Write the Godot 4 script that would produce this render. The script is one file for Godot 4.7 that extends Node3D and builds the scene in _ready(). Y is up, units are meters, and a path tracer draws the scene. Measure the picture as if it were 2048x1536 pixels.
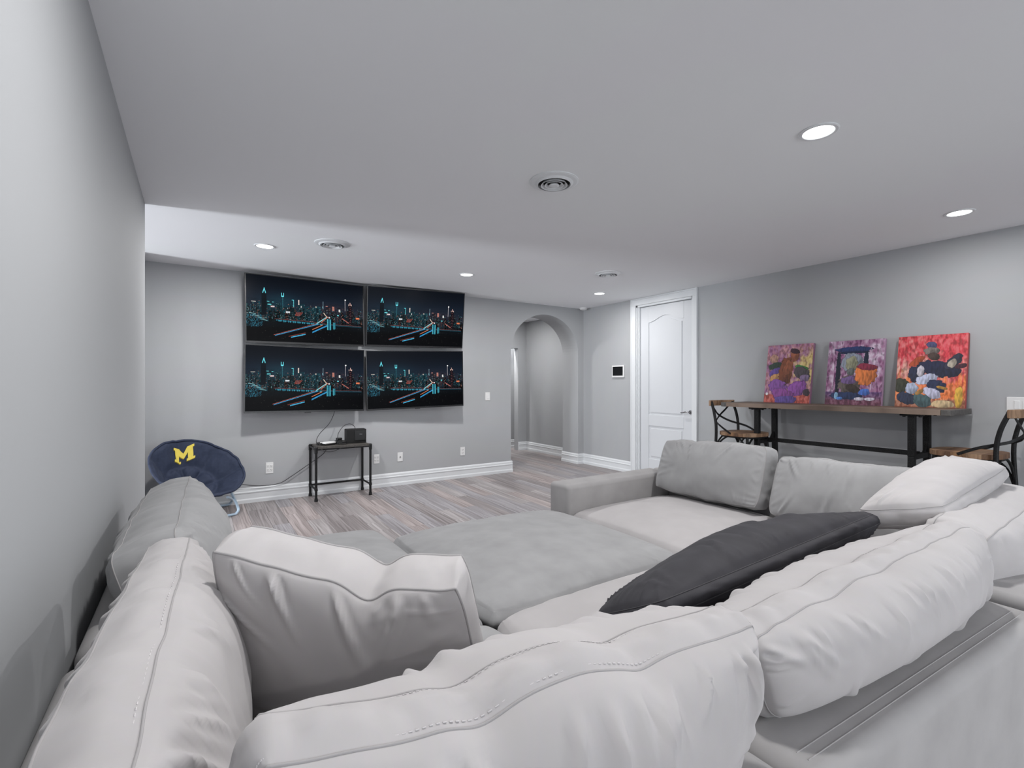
extends Node3D
# y up, metres. Far (screen) wall at z = -6.12, right wall at x = 5.41, left wall at x = -0.29.
const H := 2.56
const EC := 3.2
const EW := 8.5
const ED := 22.0
var nz := FastNoiseLite.new()
var rng := RandomNumberGenerator.new()
var M := {}
var used := {}

# ------------------------------------------------------------------ naming
func tag(o: Node, label := "", category := "", group := "", kind := "") -> Node:
	if label: o.set_meta("label", label)
	if category: o.set_meta("category", category)
	if group: o.set_meta("group", group)
	if kind: o.set_meta("kind", kind)
	return o

func numbered(n: String) -> String:
	if not used.has(n):
		used[n] = 0
		return n
	used[n] += 1
	return "%s_%03d" % [n, used[n]]

func thing(n: String, label: String, category: String, at := Vector3.ZERO, turn := 0.0, group := "") -> Node3D:
	var o := Node3D.new()
	o.name = numbered(n)
	o.position = at
	o.rotation.y = turn
	add_child(o, true)
	tag(o, label, category, group)
	return o

func put(n: String, mesh: Mesh, mat: Material, parent: Node = null) -> MeshInstance3D:
	var o := MeshInstance3D.new()
	o.name = numbered(n) if parent == null else n
	o.mesh = mesh
	o.material_override = mat
	(self if parent == null else parent).add_child(o, true)
	return o

func struct(n: String, mesh: Mesh, mat: Material) -> MeshInstance3D:
	var o := put(n, mesh, mat)
	o.set_meta("kind", "structure")
	return o

# ------------------------------------------------------------------ mesh helpers
func ST() -> SurfaceTool:
	var st := SurfaceTool.new()
	st.begin(Mesh.PRIMITIVE_TRIANGLES)
	return st

func tri(st: SurfaceTool, a: Vector3, b: Vector3, c: Vector3, na: Vector3, nb: Vector3, nc: Vector3, ua := Vector2.ZERO, ub := Vector2.ZERO, uc := Vector2.ZERO) -> void:
	if (b - a).cross(c - a).dot(na + nb + nc) > 0.0:
		var t := b; b = c; c = t
		t = nb; nb = nc; nc = t
		var u := ub; ub = uc; uc = u
	st.set_normal(na); st.set_uv(ua); st.add_vertex(a)
	st.set_normal(nb); st.set_uv(ub); st.add_vertex(b)
	st.set_normal(nc); st.set_uv(uc); st.add_vertex(c)

func quad(st: SurfaceTool, a: Vector3, b: Vector3, c: Vector3, d: Vector3, n: Vector3) -> void:
	tri(st, a, b, c, n, n, n, Vector2(0, 1), Vector2(1, 1), Vector2(1, 0))
	tri(st, a, c, d, n, n, n, Vector2(0, 1), Vector2(1, 0), Vector2(0, 0))

func box(st: SurfaceTool, lo: Vector3, hi: Vector3, xf := Transform3D.IDENTITY) -> void:
	var c := (lo + hi) / 2.0
	var h := (hi - lo).abs() / 2.0
	for ax in 3:
		for s in [-1.0, 1.0]:
			var n := Vector3.ZERO; n[ax] = s
			var u := Vector3.ZERO; u[(ax + 1) % 3] = h[(ax + 1) % 3]
			var v := Vector3.ZERO; v[(ax + 2) % 3] = h[(ax + 2) % 3]
			var o := c + n * h[ax]
			quad(st, xf * (o - u - v), xf * (o + u - v), xf * (o + u + v), xf * (o - u + v), xf.basis * n)

func rbox(st: SurfaceTool, lo: Vector3, hi: Vector3, r: float, seg := 2, xf := Transform3D.IDENTITY) -> void:
	var c := (lo + hi) / 2.0
	var h := (hi - lo).abs() / 2.0
	r = minf(r, minf(h.x, minf(h.y, h.z)) * 0.999)
	var inner := h - Vector3(r, r, r)
	var m := 2 * seg + 2
	for ax in 3:
		for s in [-1.0, 1.0]:
			var P := []
			var N := []
			for i in m:
				var ci := -1.0 if i <= seg else 1.0
				var ai := (float(i) / seg - 1.0) if i <= seg else float(i - seg - 1) / seg
				for j in m:
					var cj := -1.0 if j <= seg else 1.0
					var aj := (float(j) / seg - 1.0) if j <= seg else float(j - seg - 1) / seg
					var d := Vector3.ZERO
					d[ax] = s
					d[(ax + 1) % 3] = tan(ai * PI / 4)
					d[(ax + 2) % 3] = tan(aj * PI / 4)
					d = d.normalized()
					var k := Vector3.ZERO
					k[ax] = s * inner[ax]
					k[(ax + 1) % 3] = ci * inner[(ax + 1) % 3]
					k[(ax + 2) % 3] = cj * inner[(ax + 2) % 3]
					P.append(xf * (c + k + d * r))
					N.append((xf.basis * d).normalized())
			for i in m - 1:
				for j in m - 1:
					var a := i * m + j
					var b := a + m
					tri(st, P[a], P[b], P[b + 1], N[a], N[b], N[b + 1])
					tri(st, P[a], P[b + 1], P[a + 1], N[a], N[b + 1], N[a + 1])

func lathe(st: SurfaceTool, prof: Array, seg := 24, xf := Transform3D.IDENTITY) -> void:
	for i in prof.size() - 1:
		var p: Vector2 = prof[i]
		var q: Vector2 = prof[i + 1]
		var d := q - p
		var n2 := Vector2(d.y, -d.x).normalized()
		for k in seg:
			var a := TAU * k / seg
			var b := TAU * (k + 1) / seg
			var ca := Vector3(cos(a), 0, sin(a))
			var cb := Vector3(cos(b), 0, sin(b))
			var p0 := xf * (ca * p.x + Vector3.UP * p.y)
			var p1 := xf * (cb * p.x + Vector3.UP * p.y)
			var q0 := xf * (ca * q.x + Vector3.UP * q.y)
			var q1 := xf * (cb * q.x + Vector3.UP * q.y)
			var na := xf.basis * (ca * n2.x + Vector3.UP * n2.y)
			var nb := xf.basis * (cb * n2.x + Vector3.UP * n2.y)
			if p.x > 1e-6: tri(st, p0, p1, q1, na, nb, nb)
			if q.x > 1e-6: tri(st, p0, q1, q0, na, nb, na)

func tube(st: SurfaceTool, pts: Array, r, sides := 8, closed := false) -> void:
	var n := pts.size()
	var up := Vector3.UP
	var R := []
	var N := []
	for i in n:
		var a: Vector3 = pts[(i - 1 + n) % n] if (closed or i > 0) else pts[0]
		var b: Vector3 = pts[(i + 1) % n] if (closed or i < n - 1) else pts[n - 1]
		var t := (b - a).normalized()
		var x := up.cross(t)
		if x.length() < 0.05: x = Vector3.RIGHT.cross(t)
		if i > 0:
			var prev: Vector3 = N[(i - 1) * sides]
			x = prev - t * prev.dot(t)
		x = x.normalized()
		var y := t.cross(x)
		var rr: float = r[i] if r is Array else r
		for k in sides:
			var d := x * cos(TAU * k / sides) + y * sin(TAU * k / sides)
			N.append(d)
			R.append(pts[i] + d * rr)
	for i in (n if closed else n - 1):
		for k in sides:
			var a := i * sides + k
			var b := i * sides + (k + 1) % sides
			var c := ((i + 1) % n) * sides + k
			var d := ((i + 1) % n) * sides + (k + 1) % sides
			tri(st, R[a], R[b], R[d], N[a], N[b], N[d])
			tri(st, R[a], R[d], R[c], N[a], N[d], N[c])
	if not closed:
		for e in [0, n - 1]:
			var t: Vector3 = (pts[0] - pts[1]).normalized() if e == 0 else (pts[n - 1] - pts[n - 2]).normalized()
			for k in range(1, sides - 1):
				tri(st, R[e * sides], R[e * sides + k], R[e * sides + k + 1], t, t, t)

func bar(st: SurfaceTool, a: Vector3, b: Vector3, w: float, d: float, up := Vector3.UP, bev := 0.004) -> void:
	var z := (b - a).normalized()
	var x := up.cross(z)
	if x.length() < 0.05: x = Vector3.RIGHT
	x = (x - z * x.dot(z)).normalized()
	var y := z.cross(x)
	var l := (b - a).length() / 2.0
	rbox(st, Vector3(-w / 2, -d / 2, -l), Vector3(w / 2, d / 2, l), bev, 1, Transform3D(Basis(x, y, z), (a + b) / 2.0))

func smooth_path(p: Array, per := 6, closed := false) -> Array:
	var o := []
	var n := p.size()
	for i in (n if closed else n - 1):
		var a: Vector3 = p[(i - 1 + n) % n] if (closed or i > 0) else p[i]
		var b: Vector3 = p[i]
		var c: Vector3 = p[(i + 1) % n]
		var d: Vector3 = p[(i + 2) % n] if (closed or i < n - 2) else c
		for k in per:
			o.append(b.cubic_interpolate(c, a, d, float(k) / per))
	if not closed: o.append(p[n - 1])
	return o

# prism of a polygon in the plane of axes ex, ey, extruded from origin o along ez by depth
func prism(st: SurfaceTool, poly: PackedVector2Array, o: Vector3, ex: Vector3, ey: Vector3, ez: Vector3, depth: float) -> void:
	var idx := Geometry2D.triangulate_polygon(poly)
	for i in range(0, idx.size(), 3):
		for e in [[0.0, -1.0], [depth, 1.0]]:
			var q := []
			for k in 3: q.append(o + ex * poly[idx[i + k]].x + ey * poly[idx[i + k]].y + ez * e[0])
			var n: Vector3 = ez * e[1]
			tri(st, q[0], q[1], q[2], n, n, n)
	var ccw := not Geometry2D.is_polygon_clockwise(poly)
	for i in poly.size():
		var a := poly[i]
		var b := poly[(i + 1) % poly.size()]
		var d := b - a
		var n2 := Vector2(d.y, -d.x).normalized() * (1.0 if ccw else -1.0)
		var n := ex * n2.x + ey * n2.y
		var A := o + ex * a.x + ey * a.y
		var B := o + ex * b.x + ey * b.y
		quad(st, A, B, B + ez * depth, A + ez * depth, n)

# straight moulding: profile (out, up) swept from a to b; out is the direction away from the wall
func mould(st: SurfaceTool, prof: Array, a: Vector3, b: Vector3, out: Vector3) -> void:
	var pl := PackedVector2Array()
	for p in prof: pl.append(p)
	prism(st, pl, a, out, Vector3.UP, (b - a).normalized(), (b - a).length())

# ------------------------------------------------------------------ materials
func mat(c: Color, rough := 0.6, metal := 0.0) -> StandardMaterial3D:
	var m := StandardMaterial3D.new()
	m.albedo_color = c
	m.roughness = rough
	m.metallic = metal
	m.metallic_specular = 0.5
	return m

func noise_tex(freq: float, a: Color, b: Color, sd := 1, normal := false, size := 256, strength := 4.0, oct := 4) -> NoiseTexture2D:
	var f := FastNoiseLite.new()
	f.seed = sd
	f.frequency = freq
	f.fractal_octaves = oct
	var t := NoiseTexture2D.new()
	t.noise = f
	t.width = size
	t.height = size
	t.seamless = true
	t.generate_mipmaps = false
	if normal:
		t.as_normal_map = true
		t.bump_strength = strength
	else:
		var g := Gradient.new()
		g.set_color(0, a)
		g.set_color(1, b)
		t.color_ramp = g
	return t

func textured(c: Color, rough: float, var_amt: float, freq: float, scale: float, bump := 0.0, sd := 1, nfreq := 0.2) -> StandardMaterial3D:
	var m := mat(Color.WHITE, rough)
	m.albedo_texture = noise_tex(freq, c.darkened(var_amt), c.lightened(var_amt * 0.6), sd)
	m.uv1_triplanar = true
	m.uv1_scale = Vector3.ONE * scale
	if bump > 0.0:
		m.normal_enabled = true
		m.normal_scale = bump
		m.normal_texture = noise_tex(nfreq, c, c, sd + 7, true)
	return m

func make_materials() -> void:
	M.wall = textured(Color(0.665, 0.672, 0.682), 0.75, 0.008, 0.02, 0.8, 0.0, 3)
	M.ceiling = textured(Color(0.93, 0.935, 0.945), 0.9, 0.005, 0.02, 0.6, 0.0, 5)
	M.trim = mat(Color(0.86, 0.87, 0.88), 0.35)
	M.door = mat(Color(0.82, 0.83, 0.845), 0.4)
	M.suede = textured(Color(0.715, 0.702, 0.704), 0.95, 0.035, 0.012, 1.4, 0.0, 11)
	for k in ["wall", "ceiling", "suede"]: M[k].uv1_triplanar = false
	M.suede.rim_enabled = true
	M.suede.rim = 0.25
	M.suede_grey = textured(Color(0.63, 0.63, 0.635), 0.95, 0.06, 0.015, 1.2, 0.0, 17)
	M.suede_frame = textured(Color(0.66, 0.652, 0.653), 0.95, 0.05, 0.013, 1.3, 0.0, 19)
	M.suede_grey.uv1_triplanar = false
	M.suede_grey.rim_enabled = true
	M.suede_grey.rim = 0.25
	M.charcoal = textured(Color(0.155, 0.15, 0.175), 0.75, 0.06, 0.02, 2.0, 0.0, 23)
	M.charcoal.uv1_triplanar = false
	M.seam = mat(Color(0.64, 0.63, 0.632), 0.95)
	M.seam_dark = mat(Color(0.24, 0.235, 0.25), 0.8)
	M.thread = mat(Color(0.8, 0.785, 0.79), 0.8)
	M.black_iron = textured(Color(0.085, 0.085, 0.09), 0.5, 0.2, 0.05, 6.0, 0.2, 31, 0.2)
	M.black_iron.metallic = 0.6
	M.black_plastic = mat(Color(0.05, 0.05, 0.055), 0.35)
	M.bezel = mat(Color(0.09, 0.09, 0.1), 0.3)
	M.black_cloth = mat(Color(0.035, 0.036, 0.04), 0.8)
	M.white_plastic = mat(Color(0.88, 0.88, 0.88), 0.35)
	M.slot = mat(Color(0.1, 0.1, 0.1), 0.6)
	M.chrome = mat(Color(0.62, 0.62, 0.63), 0.25, 1.0)
	M.glass_dark = mat(Color(0.1, 0.105, 0.115), 0.15)
	M.navy = textured(Color(0.125, 0.165, 0.26), 0.8, 0.08, 0.03, 4.0, 0.3, 41, 0.3)
	M.yellow = textured(Color(0.83, 0.75, 0.3), 0.75, 0.08, 0.08, 6.0, 0.2, 43, 0.3)
	M.pale_tube = mat(Color(0.72, 0.8, 0.87), 0.35)
	M.underlay = mat(Color(0.3, 0.28, 0.28), 0.9)
	M.table_end = textured(Color(0.36, 0.35, 0.34), 0.6, 0.15, 0.03, 3.0, 0.2, 51, 0.2)
	M.dark_board = textured(Color(0.25, 0.235, 0.22), 0.6, 0.2, 0.03, 4.0, 0.2, 53, 0.2)
	M.canvas_side = [mat(Color(0.5, 0.36, 0.45), 0.8), mat(Color(0.62, 0.5, 0.6), 0.8), mat(Color(0.62, 0.28, 0.28), 0.8)]
	M.canvas_edge = mat(Color(0.75, 0.72, 0.7), 0.9)
	M.vent_dark = mat(Color(0.03, 0.03, 0.03), 0.9)
	M.lamp = mat(Color(1, 1, 1), 0.5)
	M.lamp.emission_enabled = true
	M.lamp.emission = Color(1.0, 0.995, 0.99)
	M.lamp.emission_energy_multiplier = 6.0
	M.day = mat(Color(1, 1, 1), 0.5)
	M.day.emission_enabled = true
	M.day.emission = Color(0.93, 0.97, 1.0)
	M.day.emission_energy_multiplier = 1.5
	M.floor_wood = []
	var img := wood_image(Color(0.625, 0.603, 0.602), Color(0.46, 0.435, 0.433), Color(0.72, 0.70, 0.705), 384, 768, 5)
	var tx := ImageTexture.create_from_image(img)
	for t in [Color(1, 1, 1), Color(0.88, 0.87, 0.87), Color(1.0, 0.97, 0.96), Color(0.94, 0.95, 0.97)]:
		var m := mat(t, 0.42)
		m.albedo_texture = tx
		M.floor_wood.append(m)
	M.table_wood = []
	var im2 := wood_image(Color(0.46, 0.39, 0.34), Color(0.29, 0.24, 0.21), Color(0.6, 0.53, 0.48), 256, 512, 9)
	var tx2 := ImageTexture.create_from_image(im2)
	for t in [Color(1, 1, 1), Color(0.87, 0.85, 0.84), Color(1.0, 0.96, 0.9)]:
		var m := mat(t, 0.6)
		m.albedo_texture = tx2
		M.table_wood.append(m)
	M.seat_wood = []
	var im3 := wood_image(Color(0.56, 0.44, 0.34), Color(0.36, 0.27, 0.2), Color(0.68, 0.56, 0.45), 256, 256, 13)
	var tx3 := ImageTexture.create_from_image(im3)
	for t in [Color(1, 1, 1), Color(0.8, 0.75, 0.72), Color(1.0, 0.95, 0.88)]:
		var m := mat(t, 0.6)
		m.albedo_texture = tx3
		m.uv1_triplanar = true
		m.uv1_scale = Vector3(2, 2, 2)
		M.seat_wood.append(m)

func wood_image(base: Color, dark: Color, light: Color, w: int, h: int, sd: int) -> Image:
	var im := Image.create(w, h, false, Image.FORMAT_RGB8)
	var f := FastNoiseLite.new()
	f.seed = sd
	f.frequency = 1.0
	f.fractal_octaves = 3
	for y in h:
		for x in w:
			var u := float(x) / w
			var v := float(y) / h
			var wob := f.get_noise_2d(u * 2.0, v * 2.5) * 0.05
			var a := f.get_noise_3d((u + wob) * 9.0, v * 0.9, 3.0)
			var b := f.get_noise_3d((u + wob) * 38.0, v * 3.0, 9.0)
			var c := base.lerp(dark, clampf(a * 1.5 + 0.1, 0, 1)).lerp(light, clampf(-a * 1.4, 0, 1))
			c = c.lerp(dark, clampf(b * 0.9, 0, 0.6)).lerp(light, clampf(-b * 0.6, 0, 0.4))
			im.set_pixel(x, y, c)
	return im

# ------------------------------------------------------------------ soft cushions
# c = [bottom left, bottom right, top left, top right] of the middle surface, seen from the side that n = U x V faces
func cushion(n: String, label: String, category: String, group: String, c: Array, o: Dictionary, parent: Node = null) -> Node3D:
	var nu: int = o.get("nu", 56)
	var nv: int = o.get("nv", 40)
	var g: float = o.get("g", 0.14)
	var bf: float = o.get("bf", 0.08)
	var bb: float = o.get("bb", 0.08)
	var gb: float = o.get("gb", 0.012)
	var wr: float = o.get("wr", 0.012)
	var lf: float = o.get("lf", 0.012)
	var rc: float = o.get("rc", 0.05)
	var ex: float = o.get("ex", 0.6)
	var sd: float = o.get("seed", 1.0)
	var wb: float = o.get("wb", 0.5)
	var fr: float = o.get("fr", 9.0)
	var ot: Vector3 = o.get("t", Vector3.ZERO)
	var ob: Vector3 = o.get("b", Vector3.ZERO)
	var ol: Vector3 = o.get("l", Vector3.ZERO)
	var orr: Vector3 = o.get("r", Vector3.ZERO)
	var om: Vector3 = o.get("m", Vector3.ZERO)
	var dents: Array = o.get("dents", [])
	var folds: Array = o.get("folds", [])
	var BL: Vector3 = c[0]
	var BR: Vector3 = c[1]
	var TL: Vector3 = c[2]
	var TR: Vector3 = c[3]
	var hw := ((BR - BL).length() + (TR - TL).length()) / 4.0
	var hh := ((TL - BL).length() + (TR - BR).length()) / 4.0
	var upv := ((TL + TR) - (BL + BR)).normalized()
	# pleats: soft ridges that start at a seam and run inwards: [x, y, dir x, dir y, length, width, height, bend]
	var pr_ := RandomNumberGenerator.new()
	pr_.seed = int(sd * 101)
	var sets := [[], []]
	for fc in 2:
		for side in 4: # top, bottom, left, right
			var half: float = hw if side < 2 else hh
			var inward: float = hh if side < 2 else hw
			var cnt := int(2.0 * half / o.get("gap", 0.05) * (1.0 if side != 1 else wb))
			for k in cnt:
				var at: float = pr_.randf_range(-0.95, 0.95) * half
				var ang: float = pr_.randfn(0.0, 0.22) + 0.35 * at / half
				var L: float = minf(0.07 + 0.17 * pow(pr_.randf(), 1.6), inward * 1.2) * o.get("len", 1.0)
				var q := [at, hh, sin(ang) * -1.0, -cos(ang)]
				if side == 1: q = [at, -hh, sin(ang) * -1.0, cos(ang)]
				if side == 2: q = [-hw, at, cos(ang), -sin(ang)]
				if side == 3: q = [hw, at, -cos(ang), -sin(ang)]
				q.append_array([L, pr_.randf_range(0.009, 0.022) * o.get("wide", 1.0), wr * (1.0 if side < 2 else 0.6) * pr_.randf_range(0.25, 1.0) * (0.6 + L * 4.0), pr_.randfn(0.0, 0.03)])
				sets[fc].append(q)
	var pleat_f: Array = sets[0]
	var pleat_b: Array = sets[1]
	var mid := func(u: float, v: float) -> Vector3:
		var k := 1.0 - rc * pow(absf(u), 5) * pow(absf(v), 5)
		var uu := u * k
		var vv := v * k
		var p := BL.lerp(BR, (uu + 1) / 2).lerp(TL.lerp(TR, (uu + 1) / 2), (vv + 1) / 2)
		p += (1 - u * u) * (ot * (1 + v) + ob * (1 - v)) / 2.0 + (1 - v * v) * (orr * (1 + u) + ol * (1 - u)) / 2.0 + om * (1 - u * u) * (1 - v * v)
		for d in dents:
			p -= upv * d[2] * exp(-pow((u - d[0]) / d[1], 2)) * pow((1 + v) / 2, 3)
		# small wobble of the seams
		var e := pow(maxf(absf(u), absf(v)), 8)
		p += upv * nz.get_noise_3d(u * hw * 5.0, v * hh * 5.0, sd * 7.3) * 0.012 * e
		return p
	var nrm := func(u: float, v: float) -> Vector3:
		var e := 0.02
		var ua := clampf(u, -1 + e, 1 - e)
		var va := clampf(v, -1 + e, 1 - e)
		return (mid.call(ua + e, va) - mid.call(ua - e, va)).cross(mid.call(ua, va + e) - mid.call(ua, va - e)).normalized()
	var rise := func(u: float, v: float, s: float) -> float:
		var b := bf if s > 0 else bb
		var f := pow((1 - u * u) * (1 - v * v), ex)
		var du := (1 - absf(u)) * hw
		var dv := (1 - absf(v)) * hh
		var x := u * hw
		var y := v * hh
		var z := sd * 11.7 + s * 3.0
		var h := b * f
		for q in (pleat_f if s > 0 else pleat_b):
			var rx: float = x - q[0]
			var ry: float = y - q[1]
			var along: float = rx * q[2] + ry * q[3]
			if along < 0.0 or along > q[4]: continue
			var t: float = along / q[4]
			var across: float = (ry * q[2] - rx * q[3] - q[7] * t * t) / (q[5] * (0.55 + 0.9 * t))
			if absf(across) > 2.6: continue
			var e := across * across
			h += q[6] * (1.0 - 1.1 * e) * exp(-e) * smoothstep(0.0, 0.22, t) * pow(1.0 - t, 1.2) * smoothstep(0.0, 0.022, minf(du, dv))
		var inn := smoothstep(0.0, 0.12, minf(du, dv))
		h += lf * nz.get_noise_3d(x * 2.6, y * 2.6, z + 40.0) * inn
		h += lf * 0.35 * nz.get_noise_3d(x * 7.0, y * 4.0, z + 60.0) * inn
		for q in folds: # [side, u0, v0, u1, v1, width, height]: a crease between two points
			if q[0] * s > 0:
				var A := Vector2(q[1] * hw, q[2] * hh)
				var B := Vector2(q[3] * hw, q[4] * hh)
				var P := Vector2(x, y)
				var t := clampf((P - A).dot(B - A) / (B - A).length_squared(), 0, 1)
				var dd := P.distance_to(A.lerp(B, t))
				h += q[6] * exp(-pow(dd / q[5], 2)) * sin(PI * clampf(t * 0.85 + 0.1, 0, 1)) * smoothstep(0.0, 0.03, minf(du, dv))
		return h
	var V := PackedVector3Array()
	var Nn := PackedVector3Array()
	var I := PackedInt32Array()
	var UV := PackedVector2Array()
	var add_grid := func(P: PackedVector3Array, a: int, b: int, wrap: bool, sgn: float) -> void:
		var base := V.size()
		V.append_array(P)
		for i in a:
			for j in b:
				var ip := (i + 1) % a if wrap else mini(i + 1, a - 1)
				var im := (i - 1 + a) % a if wrap else maxi(i - 1, 0)
				var jp := mini(j + 1, b - 1)
				var jm := maxi(j - 1, 0)
				var nn := (P[ip * b + j] - P[im * b + j]).cross(P[i * b + jp] - P[i * b + jm]) * sgn
				Nn.append(nn.normalized() if nn.length() > 1e-12 else Vector3.UP)
		for i in (a if wrap else a - 1):
			for j in b - 1:
				var p := base + i * b + j
				var q := base + ((i + 1) % a) * b + j
				if sgn > 0: I.append_array([p, q + 1, q, p, p + 1, q + 1])
				else: I.append_array([p, q, q + 1, p, q + 1, p + 1])
	# the parameter is crowded towards the edges, where the seams and wrinkles are
	var pu := []
	for i in nu + 1: pu.append(sin((2.0 * i / nu - 1.0) * PI / 2) * 0.45 + (2.0 * i / nu - 1.0) * 0.55)
	var pv := []
	for j in nv + 1: pv.append(sin((2.0 * j / nv - 1.0) * PI / 2) * 0.45 + (2.0 * j / nv - 1.0) * 0.55)
	for s in [1.0, -1.0]:
		var P := PackedVector3Array()
		for i in nu + 1:
			for j in nv + 1:
				var m: Vector3 = mid.call(pu[i], pv[j])
				var k: Vector3 = nrm.call(pu[i], pv[j])
				P.append(m + k * s * (g / 2 + rise.call(pu[i], pv[j], s)))
				UV.append(Vector2(pu[i] * hw + sd * 0.37 + s * 0.5, pv[j] * hh))
		add_grid.call(P, nu + 1, nv + 1, false, s)
	# side band
	var ring := []
	for i in nu: ring.append(Vector2(pu[i], -1))
	for j in nv: ring.append(Vector2(1, pv[j]))
	for i in nu: ring.append(Vector2(pu[nu - i], 1))
	for j in nv: ring.append(Vector2(-1, pv[nv - j]))
	var ng := 6
	var G := PackedVector3Array()
	var edge_f := []
	var edge_b := []
	for k in ring.size():
		var q: Vector2 = ring[k]
		var m: Vector3 = mid.call(q.x, q.y)
		var n1: Vector3 = nrm.call(q.x, q.y)
		var qa: Vector2 = ring[(k + 1) % ring.size()]
		var qb: Vector2 = ring[(k - 1 + ring.size()) % ring.size()]
		var out: Vector3 = (mid.call(qa.x, qa.y) - mid.call(qb.x, qb.y)).cross(n1)
		out = (out - n1 * out.dot(n1)).normalized()
		edge_f.append(m + n1 * g / 2)
		edge_b.append(m - n1 * g / 2)
		for j in ng + 1:
			var t := float(j) / ng
			UV.append(Vector2(k * 0.012, t * g + sd * 0.2))
			var wv := nz.get_noise_3d(q.x * hw * 10.0, q.y * hh * 10.0, sd + t * 1.3) * wr * 0.5
			G.append(m + n1 * g * (0.5 - t) + out * (gb + wv) * sin(PI * t))
	add_grid.call(G, ring.size(), ng + 1, true, -1.0)
	var arr := []
	arr.resize(Mesh.ARRAY_MAX)
	arr[Mesh.ARRAY_VERTEX] = V
	arr[Mesh.ARRAY_NORMAL] = Nn
	arr[Mesh.ARRAY_TEX_UV] = UV
	arr[Mesh.ARRAY_INDEX] = I
	var mesh := ArrayMesh.new()
	mesh.add_surface_from_arrays(Mesh.PRIMITIVE_TRIANGLES, arr)
	var root := thing(n, label, category, Vector3.ZERO, 0.0, group)
	var at := (BL + BR) / 2.0
	put("cover", mesh, o.get("mat", M.suede), root)
	if o.get("pip", true):
		for e in [[edge_f, 1.0], [edge_b, -1.0]]:
			var st := ST()
			tube(st, e[0], o.get("pr", 0.0019), 6, true)
			put("piping", st.commit(), o.get("pmat", M.seam), root)
	if o.has("stitch"):
		var st := ST()
		for s in o.stitch: # each: [side (0 band, 1 front face), offset metres]
			for k in range(0, ring.size(), 1):
				var q: Vector2 = ring[k]
				if q.y < 0.2: continue
				var a: Vector3
				var b: Vector3
				var q2: Vector2 = ring[(k + 1) % ring.size()]
				var off: float = s[1]
				if s[0] == 0:
					a = edge_f[k].lerp(edge_b[k], off / g)
					b = edge_f[(k + 1) % ring.size()].lerp(edge_b[(k + 1) % ring.size()], off / g)
					var up1: Vector3 = (mid.call(q.x, q.y) - mid.call(q.x * 0.94, q.y * 0.94)).normalized()
					a += up1 * (gb * sin(PI * off / g) + 0.0008)
					b += up1 * (gb * sin(PI * off / g) + 0.0008)
				var L := a.distance_to(b)
				var cnt := maxi(1, int(L / 0.011))
				for d in cnt:
					var p0 := a.lerp(b, (d + 0.15) / cnt)
					var p1 := a.lerp(b, (d + 0.7) / cnt)
					tube(st, [p0, p1], 0.0009, 4)
		var so := put("stitching", st.commit(), M.thread, root)
		so.set_meta("kind", "stuff")
	# move the pivot to the base
	root.position = at
	for ch in root.get_children(): ch.position -= at
	return root

# ------------------------------------------------------------------ ready
func _ready() -> void:
	rng.seed = 4
	nz.seed = 12
	nz.frequency = 1.0
	nz.fractal_octaves = 2
	var cam := Camera3D.new()
	cam.name = "camera"
	cam.position = Vector3(0, 1.318, 0)
	cam.rotation_degrees = Vector3(0, -33.1, 0)
	cam.fov = 2.0 * rad_to_deg(atan(768.0 / 972.0))
	cam.near = 0.02
	cam.current = true
	add_child(cam)
	var we := WorldEnvironment.new()
	we.name = "environment"
	var env := Environment.new()
	env.background_mode = Environment.BG_COLOR
	env.background_color = Color(0.5, 0.55, 0.6)
	env.tonemap_mode = Environment.TONE_MAPPER_LINEAR
	env.tonemap_exposure = 1.06
	env.sdfgi_enabled = true
	env.ssao_enabled = true
	env.ssil_enabled = true
	we.environment = env
	add_child(we)
	make_materials()
	lights()
	room()
	floor_planks()
	televisions()
	sofa()
	back_of_room()
	bar_table()
	paintings()
	small_things()

func can(x: float, z: float, e: float, label: String) -> void:
	var t := thing("recessed_light", label, "ceiling light", Vector3(x, H, z), 0.0, "")
	var st := ST()
	lathe(st, [Vector2(0.088, 0), Vector2(0.088, -0.003), Vector2(0.082, -0.006), Vector2(0.07, -0.006), Vector2(0.066, -0.002)], 32)
	put("trim_ring", st.commit(), M.trim, t)
	st = ST()
	lathe(st, [Vector2(0.0, -0.003), Vector2(0.067, -0.003)], 32)
	put("lens", st.commit(), M.lamp, t)
	var l := AreaLight3D.new()
	l.name = "light"
	l.position = Vector3(0, -0.012, 0)
	l.rotation_degrees = Vector3(-90, 0, 0)
	l.area_size = Vector2(0.12, 0.12)
	l.area_normalize_energy = true
	l.area_range = 14.0
	l.light_energy = e
	l.light_color = Color(1.0, 0.995, 0.99)
	l.shadow_enabled = true
	t.add_child(l)

func area(n: String, at: Vector3, look: Vector3, size: Vector2, e: float, c: Color) -> void:
	var l := AreaLight3D.new()
	l.name = n
	add_child(l)
	l.position = at
	l.look_at_from_position(at, at + look, Vector3.UP if absf(look.y) < 0.9 else Vector3.RIGHT)
	l.area_size = size
	l.area_normalize_energy = true
	l.light_energy = e
	l.light_color = c
	l.area_range = 20.0
	l.shadow_enabled = true

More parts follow.
